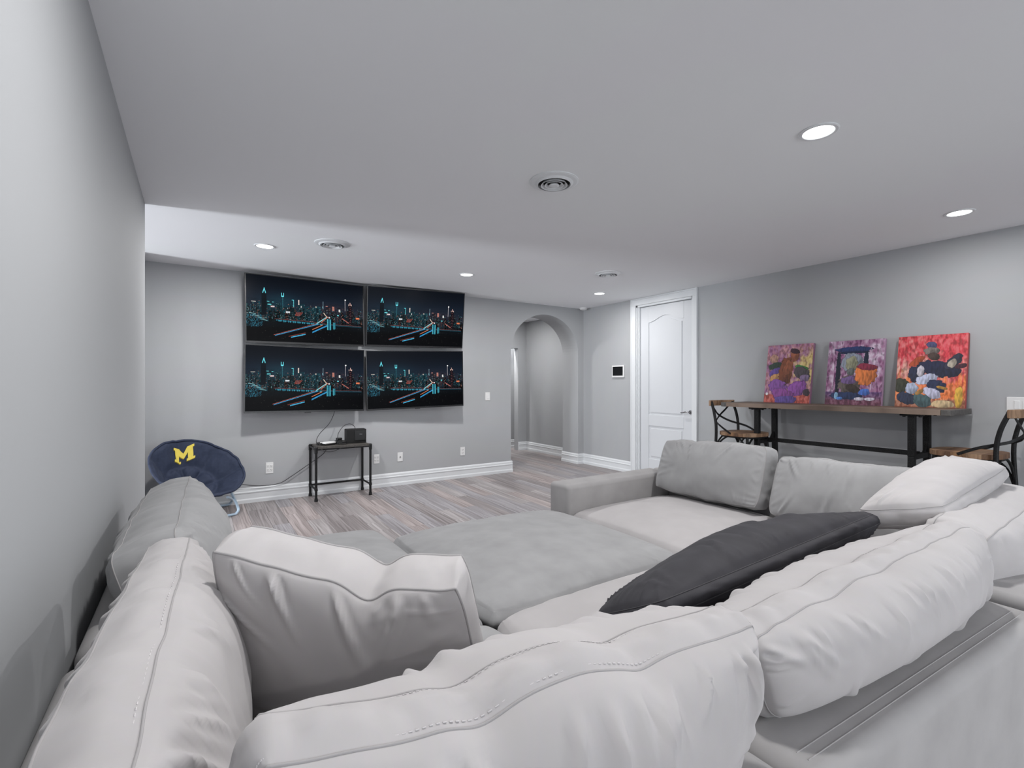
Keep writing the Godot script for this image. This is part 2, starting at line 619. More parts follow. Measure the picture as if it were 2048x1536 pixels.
func lights() -> void:
	var e := EC
	can(2.57, -1.18, e * 0.75, "bright recessed ceiling light nearest the camera, above the middle of the sofa")
	can(4.64, -1.18, e * 0.32, "recessed ceiling light near the right wall above the canvases")
	can(0.525, -4.88, e, "recessed ceiling light above the left column of screens, left of the round vent")
	can(2.58, -4.9, e, "recessed ceiling light just right of the upper right screen")
	can(4.645, -4.93, e * 0.45, "recessed ceiling light in the far corner near the white door")
	can(0.525, -1.18, e * 0.62, "recessed ceiling light above the near left corner of the sofa, out of frame")
	can(0.525, 2.5, e * 0.7, "recessed ceiling light behind the camera on the left, out of frame")
	can(2.57, 2.5, e * 0.7, "recessed ceiling light behind the camera in the middle, out of frame")
	can(-1.54, -1.18, e, "recessed ceiling light in the side room beyond the left wall, out of frame")
	can(-3.0, -2.6, e, "recessed ceiling light deep in the side room, out of frame")
	can(4.9, -8.3, 3.0, "recessed ceiling light beyond the hall opening, out of sight")
	can(4.6, -7.3, 2.2, "recessed ceiling light in the hallway behind the arch")
	# daylight: the glass door of the side room and the wide window behind the camera
	area("daylight_side_room", Vector3(-4.5, 0.95, -4.95), Vector3(1, 0, 0), Vector2(0.7, 1.7), ED, Color(0.96, 0.98, 1.0))
	area("daylight_back_window", Vector3(2.6, 1.35, 4.4), Vector3(0, 0, -1), Vector2(3.0, 1.5), EW, Color(0.96, 0.98, 1.0))

func room() -> void:
	var st := ST()
	# ceiling and floor slab
	box(st, Vector3(-4.8, H, -9.2), Vector3(6.6, H + 0.2, 4.8))
	struct("ceiling", st.commit(), M.ceiling)
	# far wall with the arch
	st = ST()
	box(st, Vector3(-4.8, 0, -6.52), Vector3(3.97, H, -6.12))
	box(st, Vector3(5.29, 0, -6.52), Vector3(5.55, H, -6.12))
	var pl := PackedVector2Array()
	for i in 41:
		var a := PI * i / 40.0
		pl.append(Vector2(4.63 + 0.66 * cos(a), 1.81 + 0.6 * sin(a)))
	pl.append(Vector2(3.97, H)); pl.append(Vector2(5.29, H))
	prism(st, pl, Vector3(0, 0, -6.52), Vector3.RIGHT, Vector3.UP, Vector3(0, 0, 1), 0.4)
	struct("wall_far", st.commit(), M.wall)
	# right wall with the door opening
	st = ST()
	box(st, Vector3(5.41, 0, -6.13), Vector3(5.58, H, -4.965))
	box(st, Vector3(5.41, 0, -4.0), Vector3(5.58, H, 4.8))
	box(st, Vector3(5.41, 2.46, -4.965), Vector3(5.58, H, -4.0))
	struct("wall_right", st.commit(), M.wall)
	# left wall, its end, and the short return by the far wall
	st = ST()
	rbox(st, Vector3(-0.42, -0.01, -4.19), Vector3(-0.29, H + 0.01, 4.8), 0.008, 2)
	struct("wall_left", st.commit(), M.wall)
	st = ST()
	box(st, Vector3(-0.56, 0, -6.12), Vector3(-0.43, H, -5.72))
	struct("wall_return", st.commit(), M.wall)
	# hall behind the arch
	st = ST()
	box(st, Vector3(5.58, 0, -9.2), Vector3(5.75, H, -6.13))
	struct("wall_hall_right", st.commit(), M.wall)
	st = ST()
	box(st, Vector3(5.38, 0, -8.17), Vector3(5.58, H, -8.03))
	box(st, Vector3(3.9, 2.03, -8.17), Vector3(5.38, H, -8.03))
	box(st, Vector3(2.4, 0, -8.17), Vector3(3.9, H, -8.03))
	struct("wall_hall_end", st.commit(), M.wall)
	st = ST()
	box(st, Vector3(2.4, 0, -8.55), Vector3(5.58, H, -8.45))
	struct("wall_beyond_hall", st.commit(), M.wall)
	st = ST()
	box(st, Vector3(2.3, 0, -8.55), Vector3(2.4, H, -6.52))
	struct("wall_hall_left", st.commit(), M.wall)
	# baseboards
	var prof := [Vector2(0, 0), Vector2(0.024, 0), Vector2(0.024, 0.035), Vector2(0.017, 0.05), Vector2(0.017, 0.105), Vector2(0.022, 0.112), Vector2(0.022, 0.122), Vector2(0.014, 0.128), Vector2(0.014, 0.15), Vector2(0.006, 0.165), Vector2(0, 0.167)]
	st = ST()
	mould(st, prof, Vector3(-0.43, 0, -6.12), Vector3(3.99, 0, -6.12), Vector3(0, 0, 1))
	mould(st, prof, Vector3(3.97, 0, -6.11), Vector3(3.97, 0, -6.53), Vector3(1, 0, 0))
	struct("baseboard_far", st.commit(), M.trim)
	st = ST()
	mould(st, prof, Vector3(5.27, 0, -6.12), Vector3(5.41, 0, -6.12), Vector3(0, 0, 1))
	mould(st, prof, Vector3(5.29, 0, -6.53), Vector3(5.29, 0, -6.1), Vector3(-1, 0, 0))
	struct("baseboard_arch", st.commit(), M.trim)
	st = ST()
	mould(st, prof, Vector3(5.41, 0, -6.12), Vector3(5.41, 0, -5.055), Vector3(-1, 0, 0))
	mould(st, prof, Vector3(5.41, 0, -3.91), Vector3(5.41, 0, 4.8), Vector3(-1, 0, 0))
	struct("baseboard_right", st.commit(), M.trim)
	st = ST()
	mould(st, prof, Vector3(5.58, 0, -8.03), Vector3(5.58, 0, -6.52), Vector3(-1, 0, 0))
	mould(st, prof, Vector3(5.38, 0, -8.03), Vector3(5.58, 0, -8.03), Vector3(0, 0, 1))
	mould(st, prof, Vector3(2.4, 0, -8.45), Vector3(5.58, 0, -8.45), Vector3(0, 0, 1))
	struct("baseboard_hall", st.commit(), M.trim)
	st = ST()
	mould(st, prof, Vector3(-0.29, 0, 4.8), Vector3(-0.29, 0, -4.19), Vector3(1, 0, 0))
	struct("baseboard_left", st.commit(), M.trim)
	door()
	# ceiling vents
	vent(Vector3(1.844, H, -2.356), "round white ceiling vent nearest the camera, above the middle of the sofa")
	vent(Vector3(1.017, H, -4.466), "round white ceiling vent in the bright strip above the screens")
	vent(Vector3(3.887, H, -3.987), "round white ceiling vent farthest right, in front of the white door")
	st = ST()
	lathe(st, [Vector2(0.062, 0), Vector2(0.062, -0.012), Vector2(0.055, -0.03), Vector2(0.03, -0.038), Vector2(0, -0.038)], 24, Transform3D(Basis(), Vector3(5.3, H, -6.0)))
	tag(put("smoke_detector", st.commit(), M.white_plastic), "small white smoke detector on the ceiling in the far right corner", "smoke detector")

func vent(at: Vector3, label: String) -> void:
	var t := thing("ceiling_vent", label, "vent", at, 0.0, "round ceiling vents")
	var st := ST()
	lathe(st, [Vector2(0.15, 0), Vector2(0.15, -0.004), Vector2(0.14, -0.008), Vector2(0.118, -0.012), Vector2(0.104, -0.022), Vector2(0.1, -0.022), Vector2(0.1, -0.004)], 40)
	put("flange", st.commit(), M.trim, t)
	st = ST()
	lathe(st, [Vector2(0, -0.003), Vector2(0.1, -0.003)], 40)
	put("throat", st.commit(), M.vent_dark, t)
	for r in [0.078, 0.055]:
		st = ST()
		lathe(st, [Vector2(r - 0.012, -0.012), Vector2(r, -0.026), Vector2(r + 0.004, -0.026), Vector2(r - 0.006, -0.011), Vector2(r - 0.012, -0.012)], 36)
		put("ring", st.commit(), M.trim, t)
	st = ST()
	lathe(st, [Vector2(0.02, -0.01), Vector2(0.032, -0.026), Vector2(0.02, -0.03), Vector2(0, -0.03)], 28)
	put("centre_cap", st.commit(), M.trim, t)

func door() -> void:
	var x := 5.41
	var st := ST()
	var cas := [Vector2(0, 0), Vector2(0.018, 0), Vector2(0.022, 0.02), Vector2(0.016, 0.035), Vector2(0.02, 0.075), Vector2(0.024, 0.09), Vector2(0, 0.09)]
	# casing: two uprights and a head, and the jamb lining
	rbox(st, Vector3(x - 0.022, 0, -5.04), Vector3(x + 0.01, 2.462, -4.966), 0.006, 1)
	rbox(st, Vector3(x - 0.031, 0, -5.056), Vector3(x + 0.01, 2.54, -5.036), 0.005, 1)
	rbox(st, Vector3(x - 0.022, 0, -3.999), Vector3(x + 0.01, 2.462, -3.94), 0.006, 1)
	rbox(st, Vector3(x - 0.031, 0, -3.944), Vector3(x + 0.01, 2.54, -3.924), 0.005, 1)
	rbox(st, Vector3(x - 0.0225, 2.46, -5.04), Vector3(x + 0.01, 2.545, -3.941), 0.006, 1)
	rbox(st, Vector3(x - 0.0315, 2.538, -5.057), Vector3(x + 0.01, 2.559, -3.923), 0.005, 1)
	box(st, Vector3(x, 0, -4.985), Vector3(x + 0.15, 2.47, -4.945))
	box(st, Vector3(x, 0, -4.02), Vector3(x + 0.15, 2.47, -3.99))
	box(st, Vector3(x, 2.435, -4.985), Vector3(x + 0.15, 2.47, -3.99))
	box(st, Vector3(x + 0.02, 0, -4.95), Vector3(x + 0.045, 2.44, -4.925))
	struct("trim_1", st.commit(), M.trim)
	var t := Node3D.new()
	t.name = "door_1"
	t.position = Vector3(x + 0.05, 0, -4.48)
	add_child(t)
	t.set_meta("kind", "structure")
	# slab: z from -0.462 to 0.462 (local), y to 2.43
	st = ST()
	box(st, Vector3(0.012, 0.01, -0.462), Vector3(0.045, 2.43, 0.462))
	# stiles and rails stand 12 mm proud of the panel ground
	var zl := -0.3
	var zr := 0.3
	rbox(st, Vector3(0, 0.01, -0.462), Vector3(0.02, 2.43, zl), 0.005, 1)
	rbox(st, Vector3(0, 0.01, zr), Vector3(0.02, 2.43, 0.462), 0.005, 1)
	rbox(st, Vector3(0, 0.01, zl), Vector3(0.02, 0.25, zr), 0.005, 1)
	rbox(st, Vector3(0, 0.72, zl), Vector3(0.02, 0.88, zr), 0.005, 1)
	var arch := PackedVector2Array()
	for i in 25:
		var q := -1.0 + 2.0 * i / 24.0
		arch.append(Vector2(zr * q, 2.2 + 0.08 * (0.5 + 0.5 * cos(PI * q))))
	arch.append(Vector2(zr, 2.43)); arch.append(Vector2(zl, 2.43))
	prism(st, arch, Vector3(0, 0, 0), Vector3(0, 0, 1), Vector3.UP, Vector3(1, 0, 0), 0.02)
	put("slab", st.commit(), M.door, t)
	# raised panels
	st = ST()
	var up := PackedVector2Array([Vector2(zl + 0.035, 0.915)])
	up.append(Vector2(zr - 0.035, 0.915))
	for i in 25:
		var q := 1.0 - 2.0 * i / 24.0
		up.append(Vector2((zr - 0.035) * q, 2.165 + 0.075 * (0.5 + 0.5 * cos(PI * q))))
	prism(st, up, Vector3(0.003, 0, 0), Vector3(0, 0, 1), Vector3.UP, Vector3(1, 0, 0), 0.02)
	put("panel", st.commit(), M.door, t)
	st = ST()
	rbox(st, Vector3(0.003, 0.285, zl + 0.035), Vector3(0.03, 0.685, zr - 0.035), 0.006, 1)
	put("panel", st.commit(), M.door, t)
	# lever handle on the right (near) stile
	st = ST()
	var hx := Transform3D(Basis(Vector3(0, 0, 1), PI / 2), Vector3(0, 0.945, 0.405))
	lathe(st, [Vector2(0, 0.012), Vector2(0.022, 0.012), Vector2(0.027, 0.006), Vector2(0.028, 0)], 24, hx)
	tube(st, [Vector3(-0.008, 0.945, 0.405), Vector3(-0.045, 0.945, 0.405)], 0.009, 10)
	tube(st, smooth_path([Vector3(-0.045, 0.945, 0.41), Vector3(-0.05, 0.95, 0.37), Vector3(-0.05, 0.94, 0.33), Vector3(-0.048, 0.936, 0.29)], 5), 0.008, 10)
	put("handle", st.commit(), M.chrome, t)
	st = ST()
	rbox(st, Vector3(-0.012, 1.775, 0.44), Vector3(0, 1.83, 0.452), 0.004, 1)
	put("catch", st.commit(), M.chrome, t)

func floor_planks() -> void:
	var st := ST()
	box(st, Vector3(-4.8, -0.2, -9.2), Vector3(6.6, -0.012, 4.8))
	var fl := struct("floor", st.commit(), M.underlay)
	var w := 0.15
	var L := 1.22
	var far := ST()
	var n := 0
	for i in range(-30, 44):
		var x0 := i * w
		var off := fmod(i * 0.47 * L + rng.randf() * 0.25, L)
		for k in range(-1, 12):
			var z1 := 4.7 - off - k * L + L
			var z0 := z1 - L
			if z0 < -8.5: z0 = -8.5
			if z1 - z0 < 0.05 or z0 > 4.7: continue
			z1 = minf(z1, 4.75)
			var x1 := x0 + w
			var vis := x1 > -0.45 and z0 < -2.6 and (z1 > -6.2 or x1 > 3.9) and x0 < 5.6
			var u0 := rng.randf() * 0.6
			var v0 := rng.randf()
			var t := rng.randi() % 4
			if vis:
				var s := ST()
				plank(s, Vector3(x0, -0.012, z0), Vector3(x1, 0, z1), u0, v0)
				put("plank", s.commit(), M.floor_wood[t], fl)
				n += 1
			else:
				plank(far, Vector3(x0, -0.012, z0), Vector3(x1, 0, z1), u0, v0)
	var o := put("planks", far.commit(), M.floor_wood[0], fl)
	o.set_meta("kind", "stuff")

# a board lying along z with chamfered long edges
func plank(st: SurfaceTool, lo: Vector3, hi: Vector3, u0: float, v0: float, along_x := false) -> void:
	var b := 0.0015
	var us := 0.65
	var P := [[lo.x + 0.0004, lo.y], [lo.x + 0.0004, hi.y - b], [lo.x + b, hi.y], [hi.x - b, hi.y], [hi.x - 0.0004, hi.y - b], [hi.x - 0.0004, lo.y]]
	var za := lo.z + 0.0006
	var zb := hi.z - 0.0006
	for i in 5:
		var p = P[i]
		var q = P[i + 1]
		var a := Vector3(p[0], p[1], za)
		var c := Vector3(q[0], q[1], za)
		var n := Vector3(p[1] - q[1], q[0] - p[0], 0).normalized()
		var ua: float = u0 + (p[0] - lo.x) / (hi.x - lo.x) * us
		var ub: float = u0 + (q[0] - lo.x) / (hi.x - lo.x) * us
		var d := Vector3(0, 0, zb - za)
		var vb := v0 + (zb - za) / 1.6
		tri(st, a, c, c + d, n, n, n, Vector2(ua, v0), Vector2(ub, v0), Vector2(ub, vb))
		tri(st, a, c + d, a + d, n, n, n, Vector2(ua, v0), Vector2(ub, vb), Vector2(ua, vb))
	for e in [[za, -1.0], [zb, 1.0]]:
		quad(st, Vector3(lo.x, lo.y, e[0]), Vector3(hi.x, lo.y, e[0]), Vector3(hi.x, hi.y - b, e[0]), Vector3(lo.x, hi.y - b, e[0]), Vector3(0, 0, e[1]))

# ------------------------------------------------------------------ the rest of the room, behind the camera
func back_of_room() -> void:
	var st := ST()
	box(st, Vector3(-4.8, 0, 4.5), Vector3(1.05, H, 4.8))
	box(st, Vector3(4.15, 0, 4.5), Vector3(5.58, H, 4.8))
	box(st, Vector3(1.05, 0, 4.5), Vector3(4.15, 0.55, 4.8))
	box(st, Vector3(1.05, 2.15, 4.5), Vector3(4.15, H, 4.8))
	struct("wall_back", st.commit(), M.wall)
	st = ST()
	for q in [1.05, 2.07, 3.08, 4.1]: box(st, Vector3(q, 0.55, 4.52), Vector3(q + 0.05, 2.15, 4.6))
	box(st, Vector3(1.05, 0.55, 4.52), Vector3(4.15, 0.6, 4.6))
	box(st, Vector3(1.05, 2.1, 4.52), Vector3(4.15, 2.15, 4.6))
	struct("window_1", st.commit(), M.trim)
	st = ST()
	box(st, Vector3(1.05, 0.55, 4.62), Vector3(4.15, 2.15, 4.64))
	put("pane", st.commit(), M.day, get_node("window_1"))
	st = ST()
	box(st, Vector3(-4.8, 0, -6.12), Vector3(-4.6, H, -5.35))
	box(st, Vector3(-4.8, 0, -4.55), Vector3(-4.6, H, 4.5))
	box(st, Vector3(-4.8, 1.9, -5.35), Vector3(-4.6, H, -4.55))
	struct("wall_side_room", st.commit(), M.wall)
	st = ST()
	box(st, Vector3(-4.72, 0, -5.35), Vector3(-4.62, 1.9, -5.28))
	box(st, Vector3(-4.72, 0, -4.62), Vector3(-4.62, 1.9, -4.55))
	struct("door_2", st.commit(), M.trim)
	st = ST()
	box(st, Vector3(-4.7, 0.0, -5.3), Vector3(-4.68, 1.9, -4.6))
	put("pane", st.commit(), M.day, get_node("door_2"))

# ------------------------------------------------------------------ screens
func city_image(w: int, h: int) -> Image:
	var im := Image.create(w, h, false, Image.FORMAT_RGB8)
	var r := RandomNumberGenerator.new()
	r.seed = 77
	for y in h:
		var v := float(y) / h
		for x in w:
			var u := float(x) / w
			var c := Color(0.03, 0.05, 0.085).lerp(Color(0.09, 0.14, 0.2), smoothstep(0.0, 0.52, v))
			c = c.lerp(Color(0.11, 0.28, 0.33), 0.55 * exp(-pow((u - 0.28) / 0.16, 2) - pow((v - 0.4) / 0.14, 2)))
			c = c.lerp(Color(0.25, 0.2, 0.24), 0.5 * exp(-pow((u - 0.7) / 0.2, 2) - pow((v - 0.45) / 0.1, 2)))
			if v > 0.45: c = c.lerp(Color(0.02, 0.045, 0.07), smoothstep(0.45, 0.62, v))
			if v > 0.72: c = c.lerp(Color(0.01, 0.015, 0.025), smoothstep(0.72, 0.82, v))
			im.set_pixel(x, y, c)
	var R := func(x0: float, y0: float, x1: float, y1: float, c: Color) -> void:
		im.fill_rect(Rect2i(int(x0 * w), int(y0 * h), maxi(3, int((x1 - x0) * w)), maxi(3, int((y1 - y0) * h))), c)
	# blocks of the skyline, far to near
	for layer in 4:
		for k in 60:
			var x := r.randf()
			var bw := r.randf_range(0.01, 0.03)
			var top := r.randf_range(0.385, 0.47) + layer * 0.045
			var tint := (Color(0.09, 0.26, 0.31) if x < 0.6 else Color(0.2, 0.2, 0.26)).darkened(0.15 * layer + r.randf() * 0.55)
			R.call(x, top, x + bw, 0.7, tint)
			var lit: Color = [Color(0.16, 0.45, 0.52), Color(0.5, 0.68, 0.7), Color(0.6, 0.42, 0.38), Color(0.36, 0.37, 0.42), Color(0.12, 0.34, 0.42)][r.randi() % 5]
			for q in 16:
				R.call(x + floorf(r.randf() * bw * w / 2.0) * 2.0 / w, top + floorf(r.randf() * (0.66 - top) * h / 2.0) * 2.0 / h, 0, 0, lit.darkened(r.randf() * 0.7))
	for k in 260:
		var q := r.randf()
		R.call(r.randf(), 0.4 + 0.26 * q, 0, 0, [Color(0.3, 0.75, 0.8), Color(0.85, 0.85, 0.88), Color(0.85, 0.55, 0.48)][r.randi() % 3].darkened(r.randf() * 0.75))
	# named shapes: spire, forked tower, slabs, crowned tower
	var cy := Color(0.45, 0.93, 0.98)
	R.call(0.118, 0.27, 0.158, 0.6, Color(0.03, 0.07, 0.1))
	for i in 14:
		var t := i / 14.0
		R.call(0.138 - 0.013 * t, 0.185 + 0.075 * t, 0.142 - 0.013 * t, 0.2 + 0.075 * t, cy)
		R.call(0.137 + 0.012 * t, 0.185 + 0.075 * t, 0.141 + 0.012 * t, 0.2 + 0.075 * t, cy)
	R.call(0.274, 0.24, 0.279, 0.3, cy); R.call(0.291, 0.24, 0.296, 0.3, cy); R.call(0.276, 0.285, 0.294, 0.305, cy)
	R.call(0.283, 0.3, 0.287, 0.48, Color(0.2, 0.45, 0.5))
	R.call(0.372, 0.335, 0.378, 0.45, cy); R.call(0.36, 0.335, 0.378, 0.345, cy)
	R.call(0.413, 0.33, 0.423, 0.41, Color(0.95, 0.85, 0.8)); R.call(0.435, 0.42, 0.442, 0.45, Color(1, 1, 1))
	R.call(0.625, 0.32, 0.627, 0.45, Color(0.5, 0.6, 0.65)); R.call(0.621, 0.4, 0.631, 0.43, Color(0.5, 0.7, 0.75))
	R.call(0.828, 0.27, 0.832, 0.45, Color(0.7, 0.68, 0.7)); R.call(0.826, 0.255, 0.84, 0.275, Color(1, 1, 1))
	R.call(0.86, 0.34, 0.893, 0.66, Color(0.08, 0.06, 0.09))
	for q in 9: R.call(0.868 + 0.008 * (q % 2), 0.38 + q * 0.03, 0.885, 0.388 + q * 0.03, Color(0.5, 0.3, 0.32))
	R.call(0.862, 0.33, 0.868, 0.36, Color(1, 0.85, 0.8)); R.call(0.885, 0.33, 0.892, 0.36, Color(1, 0.85, 0.8)); R.call(0.874, 0.3, 0.878, 0.35, Color(1, 0.8, 0.75))
	# bright signs
	for q in [[0.165, 0.425, 0.195, 0.44, cy], [0.16, 0.385, 0.18, 0.39, cy], [0.2, 0.39, 0.215, 0.395, cy], [0.19, 0.45, 0.22, 0.475, Color(1, 0.85, 0.85)], [0.31, 0.52, 0.345, 0.545, Color(0.92, 0.96, 1)], [0.04, 0.4, 0.075, 0.41, Color(0.9, 0.85, 0.8)], [0.65, 0.39, 0.67, 0.4, Color(0.9, 0.6, 0.55)], [0.71, 0.39, 0.73, 0.46, Color(0.75, 0.5, 0.45)], [0.77, 0.43, 0.785, 0.475, Color(1, 0.97, 0.95)], [0.755, 0.52, 0.77, 0.54, cy], [0.93, 0.545, 0.965, 0.575, Color(0.95, 0.5, 0.35)], [0.56, 0.41, 0.572, 0.43, Color(0.9, 0.8, 0.75)]]:
		R.call(q[0], q[1], q[2], q[3], q[4])
	var line := func(x0: float, y0: float, x1: float, y1: float, th: float, c: Color) -> void:
		var steps := int(maxf(absf(x1 - x0) * w, absf(y1 - y0) * h)) + 1
		for i in steps + 1:
			var t := float(i) / steps
			var px := int(lerpf(x0, x1, t) * w)
			var py := int(lerpf(y0, y1, t) * h)
			im.fill_rect(Rect2i(px, py, 2, maxi(1, int(th * h))), c)
	for q in 5: line.call(0.385 + q * 0.009, 0.58, 0.4 + q * 0.012, 0.52, 0.006, Color(0.75, 0.35, 0.3))
	# elevated motorways
	line.call(0.22, 0.645, 0.62, 0.665, 0.008, Color(0.55, 0.3, 0.3))
	line.call(0.23, 0.66, 0.62, 0.685, 0.022, Color(0.14, 0.42, 0.5))
	for q in 30: R.call(0.24 + q * 0.013, 0.662 + q * 0.0008, 0.244 + q * 0.013, 0.69 + q * 0.0008, Color(0.3, 0.68, 0.78) if q % 3 else Color(0.05, 0.1, 0.14))
	line.call(0.62, 0.685, 0.98, 0.695, 0.02, Color(0.1, 0.25, 0.3))
	line.call(0.62, 0.68, 0.98, 0.688, 0.006, Color(0.5, 0.3, 0.3))
	line.call(0.22, 0.9, 0.58, 0.69, 0.013, Color(0.28, 0.62, 0.82))
	line.call(0.24, 0.905, 0.59, 0.7, 0.008, Color(0.06, 0.12, 0.2))
	line.call(0.21, 0.895, 0.57, 0.682, 0.008, Color(0.85, 0.45, 0.4))
	line.call(0.35, 0.915, 0.47, 0.86, 0.017, Color(0.3, 0.72, 0.92))
	line.call(0.33, 0.905, 0.47, 0.84, 0.012, Color(0.5, 0.25, 0.22))
	line.call(0.53, 0.82, 0.66, 0.70, 0.024, Color(0.22, 0.6, 0.82))
	line.call(0.53, 0.78, 0.62, 0.7, 0.012, Color(0.9, 0.5, 0.35))
	line.call(0.57, 0.675, 0.66, 0.56, 0.018, Color(0.6, 0.85, 0.88))
	line.call(0.61, 0.655, 0.67, 0.56, 0.012, Color(0.9, 0.5, 0.4))
	line.call(0.66, 0.565, 0.63, 0.5, 0.015, Color(1, 0.85, 0.75))
	line.call(0.8, 0.57, 0.86, 0.64, 0.014, Color(0.75, 0.42, 0.38))
	# twin lit blocks and the lit lower left quarter
	R.call(0.665, 0.6, 0.7, 0.78, Color(0.12, 0.42, 0.52)); R.call(0.69, 0.6, 0.695, 0.78, cy); R.call(0.663, 0.6, 0.667, 0.78, cy); R.call(0.675, 0.565, 0.69, 0.585, Color(1, 0.95, 1))
	R.call(0.715, 0.65, 0.74, 0.76, Color(0.12, 0.4, 0.48)); R.call(0.722, 0.65, 0.727, 0.77, cy)
	for k in 260:
		var x := r.randf() * 0.12
		R.call(x, r.randf_range(0.58, 0.78), 0, 0, Color(0.25, 0.6, 0.72).darkened(r.randf() * 0.7))
	for q in 4: line.call(0.02 + q * 0.03, 0.575 + q * 0.03, 0.07 + q * 0.03, 0.59 + q * 0.03, 0.008, Color(0.6, 0.85, 0.88))
	for k in 70:
		R.call(r.randf(), r.randf_range(0.74, 0.95), 0, 0, Color(0.3, 0.3, 0.28).darkened(r.randf() * 0.8))
	R.call(0.475, 0.78, 0.53, 0.9, Color(0.012, 0.02, 0.03))
	for y in range(int(h * 0.35), int(h * 0.93)):
		for x in w:
			var c := im.get_pixel(x, y)
			var k := 0.55 + r.randf() * 0.75
			im.set_pixel(x, y, Color(minf(c.r * k, 1), minf(c.g * k, 1), minf(c.b * k, 1)))
	return im

func televisions() -> void:
	var tex := ImageTexture.create_from_image(city_image(640, 360))
	var sm := mat(Color(0.02, 0.02, 0.02), 0.3)
	sm.emission_enabled = true
	sm.emission = Color.WHITE
	sm.emission_operator = BaseMaterial3D.EMISSION_OP_MULTIPLY
	sm.emission_texture = tex
	sm.emission_energy_multiplier = 0.95
	sm.metallic_specular = 0.15
	var data := [
		[Vector3(1.0955, 2.1465, -5.972), Vector3(0.0069, 0.0866, 0.013), "upper left flat screen of the four, showing a city at night"],
		[Vector3(2.4238, 2.1687, -5.969), Vector3(0.1525, -0.0644, 0.0148), "upper right flat screen tilted forward, its city picture slightly turned"],
		[Vector3(1.0911, 1.3695, -5.969), Vector3(-0.0102, 0.0455, -0.0114), "lower left flat screen of the four, above the small black console table"],
		[Vector3(2.43, 1.3746, -5.969), Vector3(0.0, 0.0, 0.0), "lower right flat screen of the four, below the tilted one"]]
	data[3] = [TV4[0], TV4[1], data[3][2]]
	var w := 1.3
	var h := w * 0.575
	for d in data:
		var t := thing("television", d[2], "television", d[0], 0.0, "four wall screens")
		t.basis = Basis.from_euler(d[1], EULER_ORDER_YXZ)
		var st := ST()
		rbox(st, Vector3(-w / 2, -h / 2, -0.03), Vector3(w / 2, h / 2, -0.002), 0.006, 2)
		rbox(st, Vector3(-w / 2 + 0.2, -h / 2 + 0.1, -0.07), Vector3(w / 2 - 0.2, h / 2 - 0.15, -0.03), 0.02, 1)
		put("body", st.commit(), M.black_plastic, t)
		st = ST()
		var b := 0.009
		var bt := 0.02
		box(st, Vector3(-w / 2, -h / 2, -0.01), Vector3(-w / 2 + b, h / 2, 0.002))
		box(st, Vector3(w / 2 - b, -h / 2, -0.01), Vector3(w / 2, h / 2, 0.002))
		box(st, Vector3(-w / 2 + b, h / 2 - b, -0.01), Vector3(w / 2 - b, h / 2, 0.002))
		box(st, Vector3(-w / 2 + b, -h / 2, -0.01), Vector3(w / 2 - b, -h / 2 + bt, 0.002))
		put("bezel", st.commit(), M.bezel, t)
		st = ST()
		quad(st, Vector3(-w / 2 + b, -h / 2 + bt, -0.001), Vector3(w / 2 - b, -h / 2 + bt, -0.001), Vector3(w / 2 - b, h / 2 - b, -0.001), Vector3(-w / 2 + b, h / 2 - b, -0.001), Vector3(0, 0, 1))
		put("screen", st.commit(), sm, t)
		st = ST()
		rbox(st, Vector3(-0.035, -h / 2 - 0.008, -0.012), Vector3(0.035, -h / 2 + 0.002, 0.003), 0.003, 1)
		put("sensor_bar", st.commit(), M.bezel, t)
		st = ST()
		bar(st, Vector3(0, 0, -0.068), Vector3(0, 0, -0.068) + t.basis.inverse() * Vector3(0, 0, -0.08), 0.3, 0.3)
		put("wall_mount", st.commit(), M.black_iron, t)

const TV4 := [Vector3(2.4191, 1.3763, -5.969), Vector3(0.0309, -0.0611, 0.0263)]

# ------------------------------------------------------------------ sofa
func frame_box(t: Node3D, n: String, lo: Vector3, hi: Vector3, r := 0.035, m: Material = null) -> void:
	var st := ST()
	rbox(st, lo, hi, r, 4)
	put(n, st.commit(), m if m else M.suede_frame, t)

